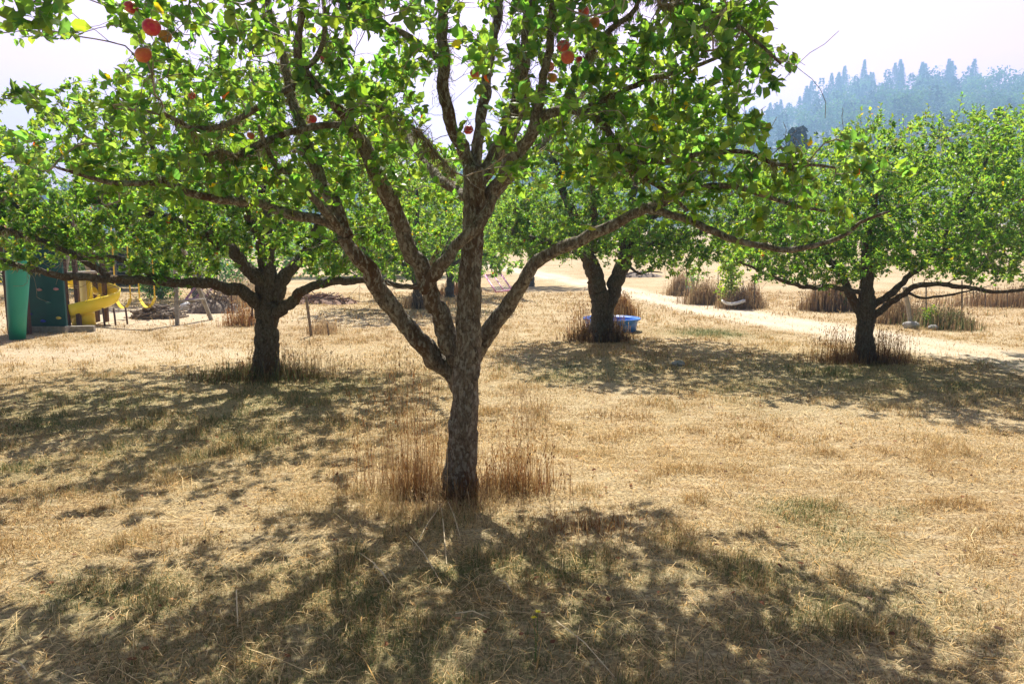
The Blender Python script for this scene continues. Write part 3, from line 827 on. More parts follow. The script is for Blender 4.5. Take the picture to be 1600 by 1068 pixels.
A = np.vstack([ellipsoid(1700, (-.45, 4.3, 3.25), (2.9, 2.2, 1.35)),
               ellipsoid(420, (-1.9, 3.6, 2.9), (1.5, 1.3, .8), 0),
               ellipsoid(420, (1.2, 3.7, 3.0), (1.1, 1.2, .9), 0),
               ellipsoid(420, (-.3, 3.2, 3.3), (1.9, 1.0, .8), 0),
               ellipsoid(420, (.5, 5.6, 4.25), (1.9, 1.2, .6), 0),
               ellipsoid(260, (-1.2, 4.6, 3.0), (1.9, 1.2, .7), 0),
               ellipsoid(420, (-.2, 4.4, 2.45), (2.6, 1.9, .5), 0),
               ellipsoid(70, at(1150, 335, 3.9), (.6, .4, .28), 0), ellipsoid(45, at(1250, 275, 3.7), (.35, .3, .22), 0), ellipsoid(200, (-1.7, 4.1, 2.0), (1.4, .6, .3), 0), ellipsoid(160, (1.0, 4.0, 2.15), (.9, .6, .35), 0),
               ellipsoid(100, (-1.9, 2.35, 3.05), (.8, .35, .3), 0),
               np.array([tuple(at(x, y, d)) for x, y, d in ((1250, 108, 3.42), (1240, 100, 3.42), (1232, 118, 3.45), (1215, 95, 3.4), (1205, 105, 3.5), (1190, 10, 3.5), (1185, 45, 3.5), (1392, 330, 3.6), (1380, 320, 3.65), (1370, 345, 3.62),
                                                            (1205, 190, 3.7), (1290, 262, 3.6), (1345, 230, 3.5), (1345, 255, 3.55), (770, 330, 3.9), (755, 345, 3.9), (785, 345, 3.95), (745, 330, 3.9), (775, 355, 3.9),
                                                            (60, 40, 2.5), (80, 30, 2.5), (100, 45, 2.5), (30, 25, 2.5), (10, 45, 2.5), (95, 65, 2.5))])])
k = main_keep(A) & (A[:, 2] > 1.9)
A = A[k]
A = A[(A[:, 2] < 3.75) | (rng.uniform(0, 1, len(A)) < .75)]
APPLES = [(237, 43, 27, 'red apple hanging highest of the four at the upper left', .9), (258, 57, 20, 'orange apple touching the red apple at the upper left', .3), (224, 86, 24, 'orange red apple hanging lowest of the upper left cluster', .5), (205, 12, 20, 'red apple at the top edge left of the cluster', .9),
          (880, 72, 20, 'pink red apple right of the leaders, upper one of the touching pair', 1), (887, 90, 21, 'orange red apple, lower one of the touching pair right of the leaders', .55), (912, 17, 17, 'red apple at the top edge above the touching pair', .85), (928, 36, 18, 'russet apple just below the topmost apple on the right', .4),
          (858, 105, 16, 'orange apple half hidden left below the touching pair', .6), (863, 122, 16, 'yellow orange apple lowest on the right side', .15), (742, 116, 15, 'orange red apple hanging between the two middle leaders', .7), (732, 203, 15, 'crimson apple low between the leaders above the crotch', 1),
          (487, 187, 16, 'pinkish red apple over the mossy left branch', .95), (507, 92, 14, 'dark red apple beside a yellow leaf left of centre', 1), (300, 150, 12, 'small red apple deep in the leaves at the left', .7), (905, 93, 11, 'small crimson apple just right of the touching pair', 1),
          (545, 52, 12, 'small orange apple in the leaves near the top centre', .6), (392, 212, 12, 'small orange apple under the pale left branch', .5)]
AP = []
for x, y, d, lb, rd in APPLES:
    Yd = .070 * FPX / d if d > 13 else 4.4
    AP.append((at(x, y, Yd), .036 if d > 13 else d * Yd / FPX / 2, lb, rd))
A = np.vstack([A] + [np.array([tuple(p + Vector((0, 0, r + .03)))]) for p, r, _, _ in AP])
T.grow(A, 1.9, crook=.24, spurs=1500)
main_tree = thing('apple_tree', 'nearest apple tree, lichened trunk forking low, spreading limbs with red apples', 'tree', MAIN)
main_trunk = T.wood(main_tree, M_bark, M_twig)
NEARAPPLE = np.array([tuple(p) for p, _, _, _ in AP])
def keep_all(P):
    k = main_keep(P)
    # the old tree is thin and ragged: holes through the crown
    k &= vnoise(P[:, 0] + P[:, 1] * .35, P[:, 2] + P[:, 1] * .2, .20, 61) * .65 + vnoise(P[:, 0] - P[:, 1] * .3, P[:, 2], .5, 62) * .35 > .26
    # leaves do not cross the apples
    for a in NEARAPPLE:
        # twigs bearing fruit are thinly leaved on the open side
        v = np.array([0, 0, CAMZ]) - a; v /= np.linalg.norm(v)
        t = np.clip((P - a) @ v, 0, 1.1)
        k &= np.linalg.norm(P - a - t[:, None] * v, axis=1) > .052
    return k
T.foliage(main_tree, M_leaf, .062, per=5.2, prob=.9, keep=keep_all, aspect=.72, yellow=.007)
print('LEAVES', T.nleaf, T.n)
# knots on the trunk
# beard lichen on the limbs
def lichen(tree, n, parent, zmin=2.0, lr=(.02, .08), wd=.0026):
    idx = np.array([i for i in range(len(tree.P)) if tree.ok[i] and tree.P[i][2] > zmin and tree.fix[i] < .055])
    idx2 = np.arange(tree.n0, tree.n); idx2 = idx2[tree.r[idx2] > .005]
    P1 = tree.Pn[idx]; w1 = vnoise(P1[:, 0] * 3 + P1[:, 2], P1[:, 1] * 3, .5, 31) ** 3
    P2 = tree.Pn[idx2]; w2 = .5 * vnoise(P2[:, 0] * 3 + P2[:, 2], P2[:, 1] * 3, .5, 31) ** 3
    P = np.vstack([P1, P2]); wt = np.concatenate([w1, w2]); rr = np.concatenate([tree.r[idx], tree.r[idx2]])
    pick = rng.choice(len(P), n, p=wt / wt.sum())
    B = P[pick] + rng.normal(0, 1, (n, 3)) * (rr[pick] * .6 + .006)[:, None]
    L = rng.uniform(*lr, n)
    D = rng.normal(0, .4, (n, 3)); D[:, 2] -= 1.0 + rng.normal(0, .3, n); D /= np.linalg.norm(D, axis=1)[:, None]
    S = np.cross(D, rng.normal(0, 1, (n, 3))); S /= np.linalg.norm(S, axis=1)[:, None]; S *= wd
    M = B + D * L[:, None] * .5 + rng.normal(0, .010, (n, 3)); E = B + D * L[:, None] * .95 + rng.normal(0, .014, (n, 3))
    V = np.stack([B - S, B + S, M + S * .7, M - S * .7, E], 1).reshape(-1, 3)
    b = np.arange(n) * 5
    pal = np.array([(.30, .26, .14), (.40, .38, .25), (.20, .15, .08), (.50, .48, .34), (.30, .20, .10)])
    c = pal[rng.integers(0, 5, n)] * rng.uniform(.7, 1.2, (n, 1))
    return mesh_np('lichen', V, [np.stack([b, b + 1, b + 2, b + 3], -1), np.stack([b + 3, b + 2, b + 4], -1)], M_lichen, parent, np.repeat(c, 5, 0))
lichen(T, 34000, main_tree, lr=(.01, .075), wd=.0018)

# apples
def apple_mat():
    m, t = mat('apple_skin')
    o = N(t, 'OutputMaterial'); p = N(t, 'BsdfPrincipled')
    a = N(t, 'VertexColor', layer_name='Col'); tc = N(t, 'TexCoord')
    n = N(t, 'TexNoise'); n.inputs['Scale'].default_value = 60; n.inputs['Detail'].default_value = 5
    t.links.new(tc.outputs['Object'], n.inputs['Vector'])
    t.links.new(mixc(t, ramp(t, n.outputs[0], [(.45, (0, 0, 0)), (.75, (.5, .5, .5))]), a.outputs[0], (.75, .38, .06)), p.inputs['Base Color'])
    p.inputs['Roughness'].default_value = .28
    p.inputs['Subsurface Weight'].default_value = .25
    p.inputs['Subsurface Radius'].default_value = (.02, .008, .004)
    p.inputs['Subsurface Scale'].default_value = 1.0
    t.links.new(p.outputs[0], o.inputs[0])
    return m
M_apple = apple_mat()
for (p, r, lb, rd) in AP:
    nu, nv = 20, 13
    V, Cc = [], []
    ph0 = rng.uniform(0, 6.28)
    tilt = rng.normal(0, .25, 2)
    for a in range(nv):
        th = math.pi * a / (nv - 1)
        for b in range(nu):
            f = 2 * math.pi * b / nu
            rr = r * math.sin(th) * (1 + .03 * math.cos(5 * f) * (th > 1.8)) * (1.03 - .07 * (1 - math.cos(th)))
            z = r * (.92 * math.cos(th)) - .30 * r * math.exp(-(th / .38) ** 2) + .14 * r * math.exp(-((math.pi - th) / .3) ** 2)
            V.append((p.x + rr * math.cos(f) + tilt[0] * z * .4, p.y + rr * math.sin(f) + tilt[1] * z * .4, p.z + z))
            bl = .5 + .5 * math.cos(f - ph0)
            k = min(1, max(0, rd + .35 * (bl - .5)))
            Cc.append((.62, .30 * (1 - k) + .02 * k, .05 + .03 * k))
    F = [[a * nu + b, a * nu + (b + 1) % nu, (a + 1) * nu + (b + 1) % nu, (a + 1) * nu + b] for a in range(nv - 1) for b in range(nu)]
    o = mesh_np('apple', np.array(V), np.array(F)[:, ::-1], M_apple, None, np.array(Cc), True, origin=p)
    tag(o, lb, 'apple', 'apples on the nearest tree')
    sb = MB(); top = Vector((tilt[0] * r * .3, tilt[1] * r * .3, r * .62))
    sb.tube([top, top + Vector((.002, .001, .014)), Vector((.0, .0, r + .032))], [.0016, .0013, .0016], 5)
    st_ = sb.build('stem', M_twig); st_.parent = o

# ---- the other orchard trees
def orchard_tree(base, label, limbs, blobs, leaf=.055, per=3.5, prob=.6, step=.09, detail=False, mat_l=M_leaf2, shoots=0, keep=None, lich=0, maxlen=1.6, zmin=.95, tint=None, barkm=M_bark2, up=.8, yellow=.006, aspect=.62, bare=.14, spurs=300):
    t = Tree(step, bare)
    for l in limbs: t.limb(*l)
    A = np.vstack([ellipsoid(n, c, r, sh) for n, c, r, sh in blobs])
    A = A[A[:, 2] > zmin]
    if keep is not None: A = A[keep(A)]
    t.grow(A, maxlen, crook=.3, spurs=spurs)
    root = thing('apple_tree', label, 'tree', base)
    sh = []
    if shoots:
        idx = np.arange(t.n0, t.n)
        # twigs near the top of the crown send up straight shoots
        z = t.Pn[idx, 2]; xy = t.Pn[idx, :2]
        score = z + rng.uniform(0, .45, len(idx))
        top = idx[np.argsort(-score)[:shoots * 3]]
        top = rng.choice(top, shoots, replace=False)
        for i in top:
            b = t.Pn[i]; L = rng.uniform(.10, .26)
            e = b + np.array([rng.normal(0, .12) * L, rng.normal(0, .12) * L, L])
            sh.append((b, e))
    t.wood(root, barkm, M_twig, 3, rmin=.0022, extra=sh)
    t.foliage(root, mat_l, leaf, per=per * 3.0, prob=min(1, prob * 1.35), detail=detail, shoots=sh, keep=keep, tint=tint, up=up, yellow=yellow, aspect=aspect)
    if lich: lichen(t, lich, root, 1.4, (.03, .09), .004)
    print('LEAVES', t.nleaf, t.n)
    return t

# left tree
Yl = LEFT.y
lb = LEFT
limbs = [([Vector((lb.x, lb.y, lb.z - .1)), lb + Vector((0, 0, .02)), at(419, 540, Yl), at(418, 495, Yl), at(417, 465, Yl), at(415, 420, Yl), at(413, 360, Yl + .05), at(412, 290, Yl + .1), at(405, 220, Yl + .1)], [.17, .150, .142, .137, .135, .11, .08, .055, .03], .65, .2, .2, 22),
         ([at(410, 480, Yl), at(385, 455, Yl - .2), at(340, 440, Yl - .5), at(285, 437, Yl - .9), at(230, 434, Yl - 1.3), at(170, 432, Yl - 1.7), at(100, 428, Yl - 2.0), at(20, 410, Yl - 2.3), at(-80, 385, Yl - 2.5)], [.09, .08, .065, .055, .048, .04, .032, .024, .014], .35, .4),
         ([at(412, 455, Yl), at(395, 425, Yl - .1), at(365, 395, Yl - .2), at(335, 372, Yl - .3), at(295, 350, Yl - .5), at(230, 330, Yl - .7), at(150, 315, Yl - .9)], [.10, .09, .075, .065, .05, .04, .025], .3, .4),
         ([at(425, 490, Yl), at(445, 475, Yl - .2), at(475, 450, Yl - .4), at(520, 440, Yl - .5), at(580, 436, Yl - .5), at(630, 446, Yl - .5), at(680, 450, Yl - .5)], [.08, .07, .058, .048, .04, .03, .02], .4, .4),
         ([at(424, 470, Yl), at(440, 430, Yl), at(470, 398, Yl + .1), at(495, 380, Yl + .2), at(560, 370, Yl + .4), at(620, 350, Yl + .6)], [.10, .085, .07, .055, .04, .02], .3, .4),
         ([at(480, 390, Yl + .1), at(510, 330, Yl + .1), at(540, 270, Yl + .1), at(550, 200, Yl + .1)], [.06, .045, .032, .018], .2, .4),
         ([at(330, 372, Yl - .3), at(290, 300, Yl - .4), at(240, 230, Yl - .5), at(200, 170, Yl - .5)], [.05, .038, .026, .014], .2, .4),
         ([at(170, 432, Yl - 1.7), at(110, 395, Yl - 1.8), at(50, 370, Yl - 1.9), at(-30, 350, Yl - 2.0)], [.03, .026, .022, .014], .2, .5),
         ([at(240, 434, Yl - 1.2), at(190, 405, Yl - 1.2), at(120, 395, Yl - 1.2), at(60, 355, Yl - 1.2), at(0, 300, Yl - 1.1), at(-60, 260, Yl - 1.1)], [.035, .03, .028, .022, .018, .012], .2, .5),
         ([at(415, 400, Yl), at(400, 350, Yl + .8), at(380, 300, Yl + 1.5), at(350, 250, Yl + 2.2)], [.07, .055, .04, .02], .3, .4),
         ([at(415, 410, Yl), at(440, 360, Yl + .8), at(470, 310, Yl + 1.6), at(500, 270, Yl + 2.3)], [.07, .055, .04, .02], .3, .4),
         ([at(414, 400, Yl), at(390, 330, Yl - .8), at(350, 260, Yl - 1.5), at(310, 190, Yl - 2.1)], [.07, .055, .04, .02], .3, .4)]
def left_keep(P):
    x, y = proj(P)
    top = np.interp(x, [-300, 0, 60, 110, 160, 200, 300, 420, 520, 640, 720], [120, 128, 150, 132, 118, 105, 60, 40, 60, 190, 300])
    bad = y < top + rng.normal(0, 9, len(P)) - 6
    lim = np.interp(x, [-300, 0, 60, 130, 200, 300, 350, 480, 560, 620, 700], [440, 420, 410, 395, 430, 450, 435, 440, 425, 420, 380])
    bad |= y > lim + rng.normal(0, 6, len(P))
    bad |= (x > 340) & (x < 480) & (y > 400) & (rng.uniform(0, 1, len(P)) < .7)
    for cx, cy, rx_, ry_ in ((25, 180, 26, 20), (125, 215, 22, 14), (85, 210, 18, 14), (90, 280, 24, 20), (190, 150, 34, 20), (270, 130, 12, 10)):
        bad |= ((x - cx) / rx_) ** 2 + ((y - cy) / ry_) ** 2 < 1
    return ~bad
orchard_tree(LEFT, 'left apple tree with thick dark trunk and long low limb towards the playground', limbs,
             [(2000, (lb.x - .2, lb.y, 2.55), (3.3, 2.9, 1.15), .3), (560, (lb.x - 2.0, lb.y - .9, 2.35), (1.9, 1.5, .9), 0), (130, (lb.x - 2.9, lb.y - 1.8, 1.9), (1.3, .9, .6), 0), (420, (lb.x - .6, lb.y + .2, 1.62), (3.3, 2.3, .5), 0), (160, (lb.x + .8, lb.y + .2, 1.45), (1.8, 1.4, .35), 0)],
             leaf=.055, per=4.8, prob=.72, step=.08, detail=True, shoots=70, keep=left_keep, lich=12000, yellow=.01, bare=.28, spurs=1100)

# middle forked tree
ym = MID.y; mb_ = MID
limbs = [([Vector((mb_.x, mb_.y, mb_.z - .1)), mb_ + Vector((-.02, 0, .02)), at(936, 505, ym), at(938, 475, ym), at(930, 440, ym), at(920, 405, ym), at(905, 360, ym), at(880, 300, ym), at(860, 230, ym)], [.2, .165, .15, .145, .15, .125, .095, .06, .02], .55, .2, .25, 22),
         ([at(946, 520, ym - .02), at(947, 490, ym), at(953, 460, ym), at(962, 425, ym), at(975, 395, ym), at(985, 340, ym), at(990, 270, ym), at(1000, 200, ym)], [.12, .12, .13, .14, .12, .09, .06, .03], .5, .2, .25, 18),
         ([at(970, 410, ym), at(1010, 385, ym - .3), at(1060, 370, ym - .7), at(1120, 360, ym - 1.0), at(1170, 350, ym - 1.2)], [.08, .065, .05, .035, .02], .2, .4),
         ([at(920, 400, ym), at(880, 380, ym - .2), at(830, 370, ym - .5), at(780, 350, ym - .8)], [.08, .065, .045, .02], .2, .4),
         ([at(975, 390, ym), at(1030, 330, ym + .3), at(1080, 280, ym + .6), at(1120, 230, ym + .9)], [.08, .06, .04, .02], .2, .4),
         ([at(930, 390, ym), at(930, 340, ym - .9), at(925, 290, ym - 1.6), at(920, 240, ym - 2.1)], [.08, .06, .04, .02], .3, .4),
         ([at(940, 390, ym), at(950, 340, ym + .9), at(955, 300, ym + 1.7), at(960, 250, ym + 2.4)], [.08, .06, .04, .02], .3, .4),
         ([at(985, 418, ym), at(1000, 428, ym - .1), at(1015, 424, ym - .2), at(1035, 426, ym - .3)], [.03, .02, .014, .008], .9, .5)]
def mid_keep(P):
    x, y = proj(P)
    top = np.interp(x, [740, 800, 900, 1000, 1060, 1130, 1190, 1230], [300, 200, 130, 110, 120, 165, 260, 350])
    bad = y < top + rng.normal(0, 10, len(P))
    lim = np.interp(x, [740, 860, 940, 1040, 1120, 1180, 1220], [400, 408, 412, 432, 430, 430, 400])
    bad |= y > lim + rng.normal(0, 6, len(P))
    return ~bad
orchard_tree(MID, 'middle apple tree whose trunk forks into a V in front of the blue pool', limbs,
             [(1700, (mb_.x + .3, mb_.y, 2.9), (2.5, 2.4, 1.45), .25), (420, (mb_.x + 1.2, mb_.y - .4, 1.9), (1.6, 1.4, .6), 0), (260, (mb_.x - 1.1, mb_.y, 1.9), (1.1, 1.4, .55), 0), (380, (mb_.x + .2, mb_.y, 1.5), (2.5, 2.0, .45), 0)],
             leaf=.060, per=5.0, prob=.75, step=.10, keep=mid_keep, lich=4000, spurs=600)

# right tree
yr = RIGHT.y; rb = RIGHT
limbs = [([Vector((rb.x, rb.y, rb.z - .1)), rb + Vector((0, 0, .02)), at(1352, 530, yr), at(1353, 500, yr), at(1352, 470, yr), at(1354, 430, yr), at(1356, 390, yr), at(1362, 340, yr), at(1372, 300, yr)], [.17, .135, .12, .115, .11, .085, .06, .035, .015], .6, .2, .2, 20),
         ([at(1350, 500, yr), at(1338, 470, yr - .05), at(1322, 440, yr - .1), at(1302, 415, yr - .2), at(1280, 385, yr - .3), at(1250, 350, yr - .4), at(1220, 300, yr - .5)], [.07, .062, .055, .05, .042, .032, .016], .3, .35),
         ([at(1345, 455, yr), at(1300, 448, yr - .5), at(1260, 450, yr - .9), at(1225, 440, yr - 1.2), at(1190, 425, yr - 1.5), at(1150, 405, yr - 1.7)], [.04, .034, .03, .026, .02, .012], .45, .6),
         ([at(1357, 482, yr), at(1375, 470, yr - .1), at(1395, 455, yr - .2), at(1412, 437, yr - .3), at(1440, 415, yr - .4), at(1480, 385, yr - .5), at(1530, 350, yr - .6)], [.06, .052, .048, .044, .036, .028, .016], .35, .35),
         ([at(1360, 498, yr), at(1385, 478, yr - .3), at(1412, 462, yr - .6), at(1435, 449, yr - .8), at(1470, 447, yr - 1.0), at(1510, 452, yr - 1.2), at(1560, 458, yr - 1.3), at(1620, 450, yr - 1.4), at(1690, 430, yr - 1.5)], [.055, .046, .042, .038, .034, .03, .024, .018, .012], .3, .4),
         ([at(1420, 458, yr - .7), at(1440, 465, yr - .8), at(1470, 462, yr - .9), at(1500, 458, yr - 1.0), at(1525, 452, yr - 1.1)], [.02, .018, .016, .014, .01], .5, .5),
         ([at(1355, 400, yr), at(1340, 340, yr + .8), at(1325, 300, yr + 1.4), at(1310, 260, yr + 2.0)], [.06, .045, .03, .016], .3, .4),
         ([at(1355, 400, yr), at(1390, 340, yr + .8), at(1420, 300, yr + 1.4), at(1450, 250, yr + 2.0)], [.06, .045, .03, .016], .3, .4),
         ([at(1355, 400, yr), at(1365, 330, yr - .8), at(1368, 290, yr - 1.3), at(1374, 250, yr - 1.7)], [.06, .045, .026, .008], .3, .4),
         ([at(1440, 415, yr - .4), at(1500, 330, yr - .4), at(1540, 250, yr - .4), at(1560, 190, yr - .4)], [.035, .03, .022, .012], .2, .4)]
def right_keep(P):
    x, y = proj(P)
    top = np.interp(x, [1120, 1160, 1210, 1260, 1310, 1350, 1420, 1480, 1540, 1600, 1800], [330, 270, 240, 222, 205, 185, 175, 188, 168, 165, 170])
    bad = y < top + rng.normal(0, 9, len(P))
    lim = np.interp(x, [1120, 1180, 1240, 1290, 1330, 1400, 1460, 1520, 1600, 1700], [395, 438, 440, 450, 440, 420, 428, 440, 438, 438])
    bad |= y > lim + rng.normal(0, 6, len(P))
    return ~bad
orchard_tree(RIGHT, 'right apple tree with slim dark trunk and broad low crown under the hazy hill', limbs,
             [(2200, (rb.x + .35, rb.y, 2.35), (2.7, 2.5, 1.25), .3), (800, (rb.x + 1.3, rb.y - .5, 2.1), (1.9, 1.5, .9), 0), (360, (rb.x - 1.1, rb.y - .4, 1.9), (1.4, 1.3, .6), 0), (420, (rb.x + .3, rb.y - .2, 1.42), (2.5, 2.0, .45), 0)],
             leaf=.056, per=4.8, prob=.75, step=.09, shoots=70, keep=right_keep, spurs=500)

def small_tree(px, py, label, ch, rad, nA, leaf, per=4, sh=20, trunk_r=.13, fork=1.0, tint=None, keep=None):
    b = gat(px, py)
    h = ch + rad[2]
    limbs = [([Vector((b.x, b.y, b.z - .1)), b + Vector((0, 0, .02)), b + Vector((.03, 0, fork * .6)), b + Vector((0, 0, fork)), b + Vector((.05, 0, ch)), b + Vector((0, .1, ch + rad[2] * .6))], [trunk_r * 1.3, trunk_r * 1.1, trunk_r, trunk_r * .95, trunk_r * .5, .02], .5, .2, .2, 12)]
    for q in range(7):
        a = q * 2 * math.pi / 7 + random.uniform(-.3, .3)
        d = Vector((math.cos(a) * rad[0], math.sin(a) * rad[1], 0))
        s0 = b + Vector((0, 0, fork * random.uniform(.8, 1.1)))
        limbs.append(([s0, s0 + d * .3 + Vector((0, 0, .3)), s0 + d * .6 + Vector((0, 0, random.uniform(.3, .8))), s0 + d * .9 + Vector((0, 0, random.uniform(.4, 1.2)))], [trunk_r * .55, trunk_r * .42, trunk_r * .28, .015], .2, .4, .25, 9))
    orchard_tree(b, label, limbs, [(int(nA * 1.4), (b.x, b.y, b.z + ch), rad, .25), (int(nA * .4), (b.x, b.y, b.z + fork * 1.05), (rad[0] * .95, rad[1] * .9, .35), 0)], leaf=leaf, per=per, prob=.8, step=.13, shoots=sh, maxlen=2.2, zmin=b.z + fork * .75, tint=tint, keep=keep)
small_tree(652, 482, 'distant apple tree seen left of the nearest trunk', 2.7, (2.7, 2.4, 1.4), 430, .10, 4.5, 30)
small_tree(703, 464, 'far apple tree just left of the nearest trunk behind another tree', 2.8, (2.8, 2.4, 1.5), 380, .12, 4.5, 30)
small_tree(830, 448, 'far apple tree behind the nearest tree and left of the forked one', 3.2, (2.6, 2.4, 1.3), 340, .13, 4.5, 25, fork=1.7, keep=lambda P: proj(P)[1] < 405)
small_tree(1775, 555, 'apple tree mostly beyond the right edge of the field', 2.6, (2.6, 2.6, 1.35), 620, .075, 4.5, 60, keep=lambda P: (proj(P)[1] < 440) & (proj(P)[1] > 155 + rng.normal(0, 8, len(P))))
small_tree(310, 470, 'far orchard tree behind the brush pile left of centre', 2.9, (2.6, 2.4, 1.2), 340, .12, 4.5, 20, fork=1.5, keep=lambda P: proj(P)[1] < 440)
small_tree(40, 462, 'apple tree behind the green climbing wall at the left', 3.0, (3.2, 2.6, 1.5), 420, .12, 4.5, 30, fork=1.5)

# ---- staked sapling
sb_ = gat(1140, 479)
limbs = [([sb_ + Vector((0, 0, -.05)), sb_ + Vector((.02, 0, .5)), sb_ + Vector((0, 0, 1.0)), sb_ + Vector((.05, 0, 1.6))], [.03, .026, .02, .008], .2, .4, .2, 7)]
orchard_tree(sb_, 'bright green staked sapling beside the track', limbs, [(60, (sb_.x + .02, sb_.y, sb_.z + 1.15), (.42, .35, .55), 0), (30, (sb_.x - .2, sb_.y, sb_.z + .45), (.3, .3, .45), 0)], leaf=.09, per=1.1, prob=.7, step=.12, zmin=0, maxlen=1.2, tint=(1.7, 1.35, .9))

# shrubs: leaf clouds with stems
def shrub(name, label, px, py, hw, h, n, leaf, tint=(1, 1, 1), mt=M_leaf2, dpt=None, cat='shrub', group=None, dz=0):
    b = gat(px, py)
    root = thing(name, label, cat, b, group)
    mb = MB()
    for q in range(9):
        a = rng.uniform(0, 6.28); e = b + Vector((math.cos(a) * hw * .6, math.sin(a) * (dpt or hw) * .6, h * rng.uniform(.6, .95)))
        mb.tube([b + Vector((0, 0, -.05)), (b + e) / 2 + Vector((rng.normal(0, .05), rng.normal(0, .05), .05)), e], [.02, .014, .004], 4)
    mb.build('stem', M_twig, root)
    k = 26
    cs = ellipsoid(k, (b.x, b.y, b.z + h * .52), (hw * .8, (dpt or hw) * .8, h * .42), .3)
    ci = rng.integers(0, k, n)
    P = cs[ci] + rng.normal(0, 1, (n, 3)) * np.array([hw * .2, (dpt or hw) * .2, h * .13])
    P[:, 2] = np.maximum(P[:, 2], b.z + .03)
    V, F, c = leaves(P, P - cs[ci] + rng.normal(0, .1, (n, 3)), leaf, tint=np.array(tint), detail=False)
    mesh_np('crown', V, F, mt, root, c)
    return root
shrub('shrub', 'dark green shrub behind the yellow swing', 252, 466, .9, 1.3, 2600, .10, (.45, .6, .6))
shrub('shrub', 'dark green bush behind the pink goal frame', 318, 445, 2.6, 1.7, 3500, .17, (.4, .55, .6))
shrub('shrub', 'dark bush left of the woodshed', 130, 452, 2.2, 2.2, 3200, .16, (.4, .5, .5))
shrub('shrub', 'low green bush beside a stake left of the right apple tree', 1318, 486, .22, .55, 420, .06, (.6, .8, .7))
shrub('shrub', 'pale grey green sapling left of the bright green one', 1084, 466, .28, 1.1, 300, .08, (.8, .9, 1.0))
shrub('shrub', 'yellow green plant among the stakes at the right', 1452, 512, .16, .42, 350, .045, (1.1, 1.0, .6))
shrub('shrub', 'dense green hedge at the far left behind the shed', 20, 440, 6.0, 3.2, 6000, .25, (.5, .65, .6), dpt=1.5)
shrub('shrub', 'far green thicket between the distant trunks', 560, 432, 7.0, 3.0, 6500, .28, (.8, .9, .7), dpt=2)

# ---------------------------------------------------------------- playground
M_teal = simple_mat('teal_plastic', (.02, .33, .24), .45, .08, 3, .05)
M_dteal = simple_mat('dark_teal_board', (.010, .085, .085), .55, .15, 5, .1)
M_brownp = simple_mat('stained_post', (.10, .05, .035), .75, .25, 20, .3)
M_greywood = simple_mat('weathered_wood', (.30, .27, .23), .85, .3, 14, .5)
M_yellow = simple_mat('yellow_plastic', (.92, .70, .03), .3, .05, 4, .03)
M_yrope = simple_mat('yellow_chain_cover', (.80, .55, .03), .5, .1, 10, .05)
M_window = simple_mat('dark_opening', (.02, .02, .025), .5, .1, 4, 0)
M_pink = simple_mat('pink_tube', (.72, .30, .50), .45, .1, 8, .05)
M_net = simple_mat('white_net', (.62, .56, .54), .8, .1, 8, 0)
M_blue = simple_mat('blue_pool_plastic', (.03, .20, .72), .35, .08, 6, .05)
M_white = simple_mat('white_plastic', (.75, .74, .72), .5, .08, 8, .1)
M_steel = simple_mat('rusty_steel', (.12, .10, .085), .6, .3, 20, .2)
M_roof = simple_mat('pale_metal_roof', (.45, .47, .50), .5, .1, 3, .05)
M_darkwood = simple_mat('dark_wood', (.06, .045, .035), .85, .3, 10, .3)
M_rock = simple_mat('grey_rock', (.33, .32, .31), .9, .3, 14, .8)
M_stick = simple_mat('old_branches', (.20, .155, .12), .9, .45, 16, .4)
M_redbrush = simple_mat('red_brown_brush', (.22, .13, .095), .9, .4, 9, .5)
M_yfl = simple_mat('yellow_petal', (.85, .72, .01), .5, .05, 4, 0)
M_gstem = simple_mat('green_stem', (.12, .22, .04), .6, .1, 6, 0)

# play tower: tall teal panel with a window, side board
b = gat(18, 531)
pt = thing('play_tower', 'teal green play tower with dark window at the left edge', 'play tower', b)
m = MB()
def col_x(px, py): return at(px, py, b.y).x
m.tube([(col_x(20, 531), b.y + .12, b.z - .02), (col_x(20, 490), b.y + .12, .5), (col_x(20, 440), b.y + .12, 1.0), (col_x(19, 380), b.y + .12, 1.7), (col_x(18, 350), b.y + .12, 2.1), (col_x(17, 335), b.y + .12, 2.28)],
       [.125, .15, .175, .20, .205, .12], 28)
m.build('panel', M_teal, pt, True)
m = MB(); m.box((col_x(22, 388), b.y - .085, 1.60), (.19, .06, .30)); m.build('window', M_window, pt)
m = MB(); m.box((at(-28, 520, b.y).x, b.y - .35, 1.05), (.62, .06, 2.2), .15); m.build('side_board', M_dteal, pt)
m = MB()
for px in (-40, -12):
    m.box((at(px, 500, b.y).x, b.y + .9, 1.3), (.09, .09, 2.6))
m.box((at(0, 500, b.y).x, b.y + .5, 2.42), (1.1, 1.1, .06)); m.build('frame', M_brownp, pt)

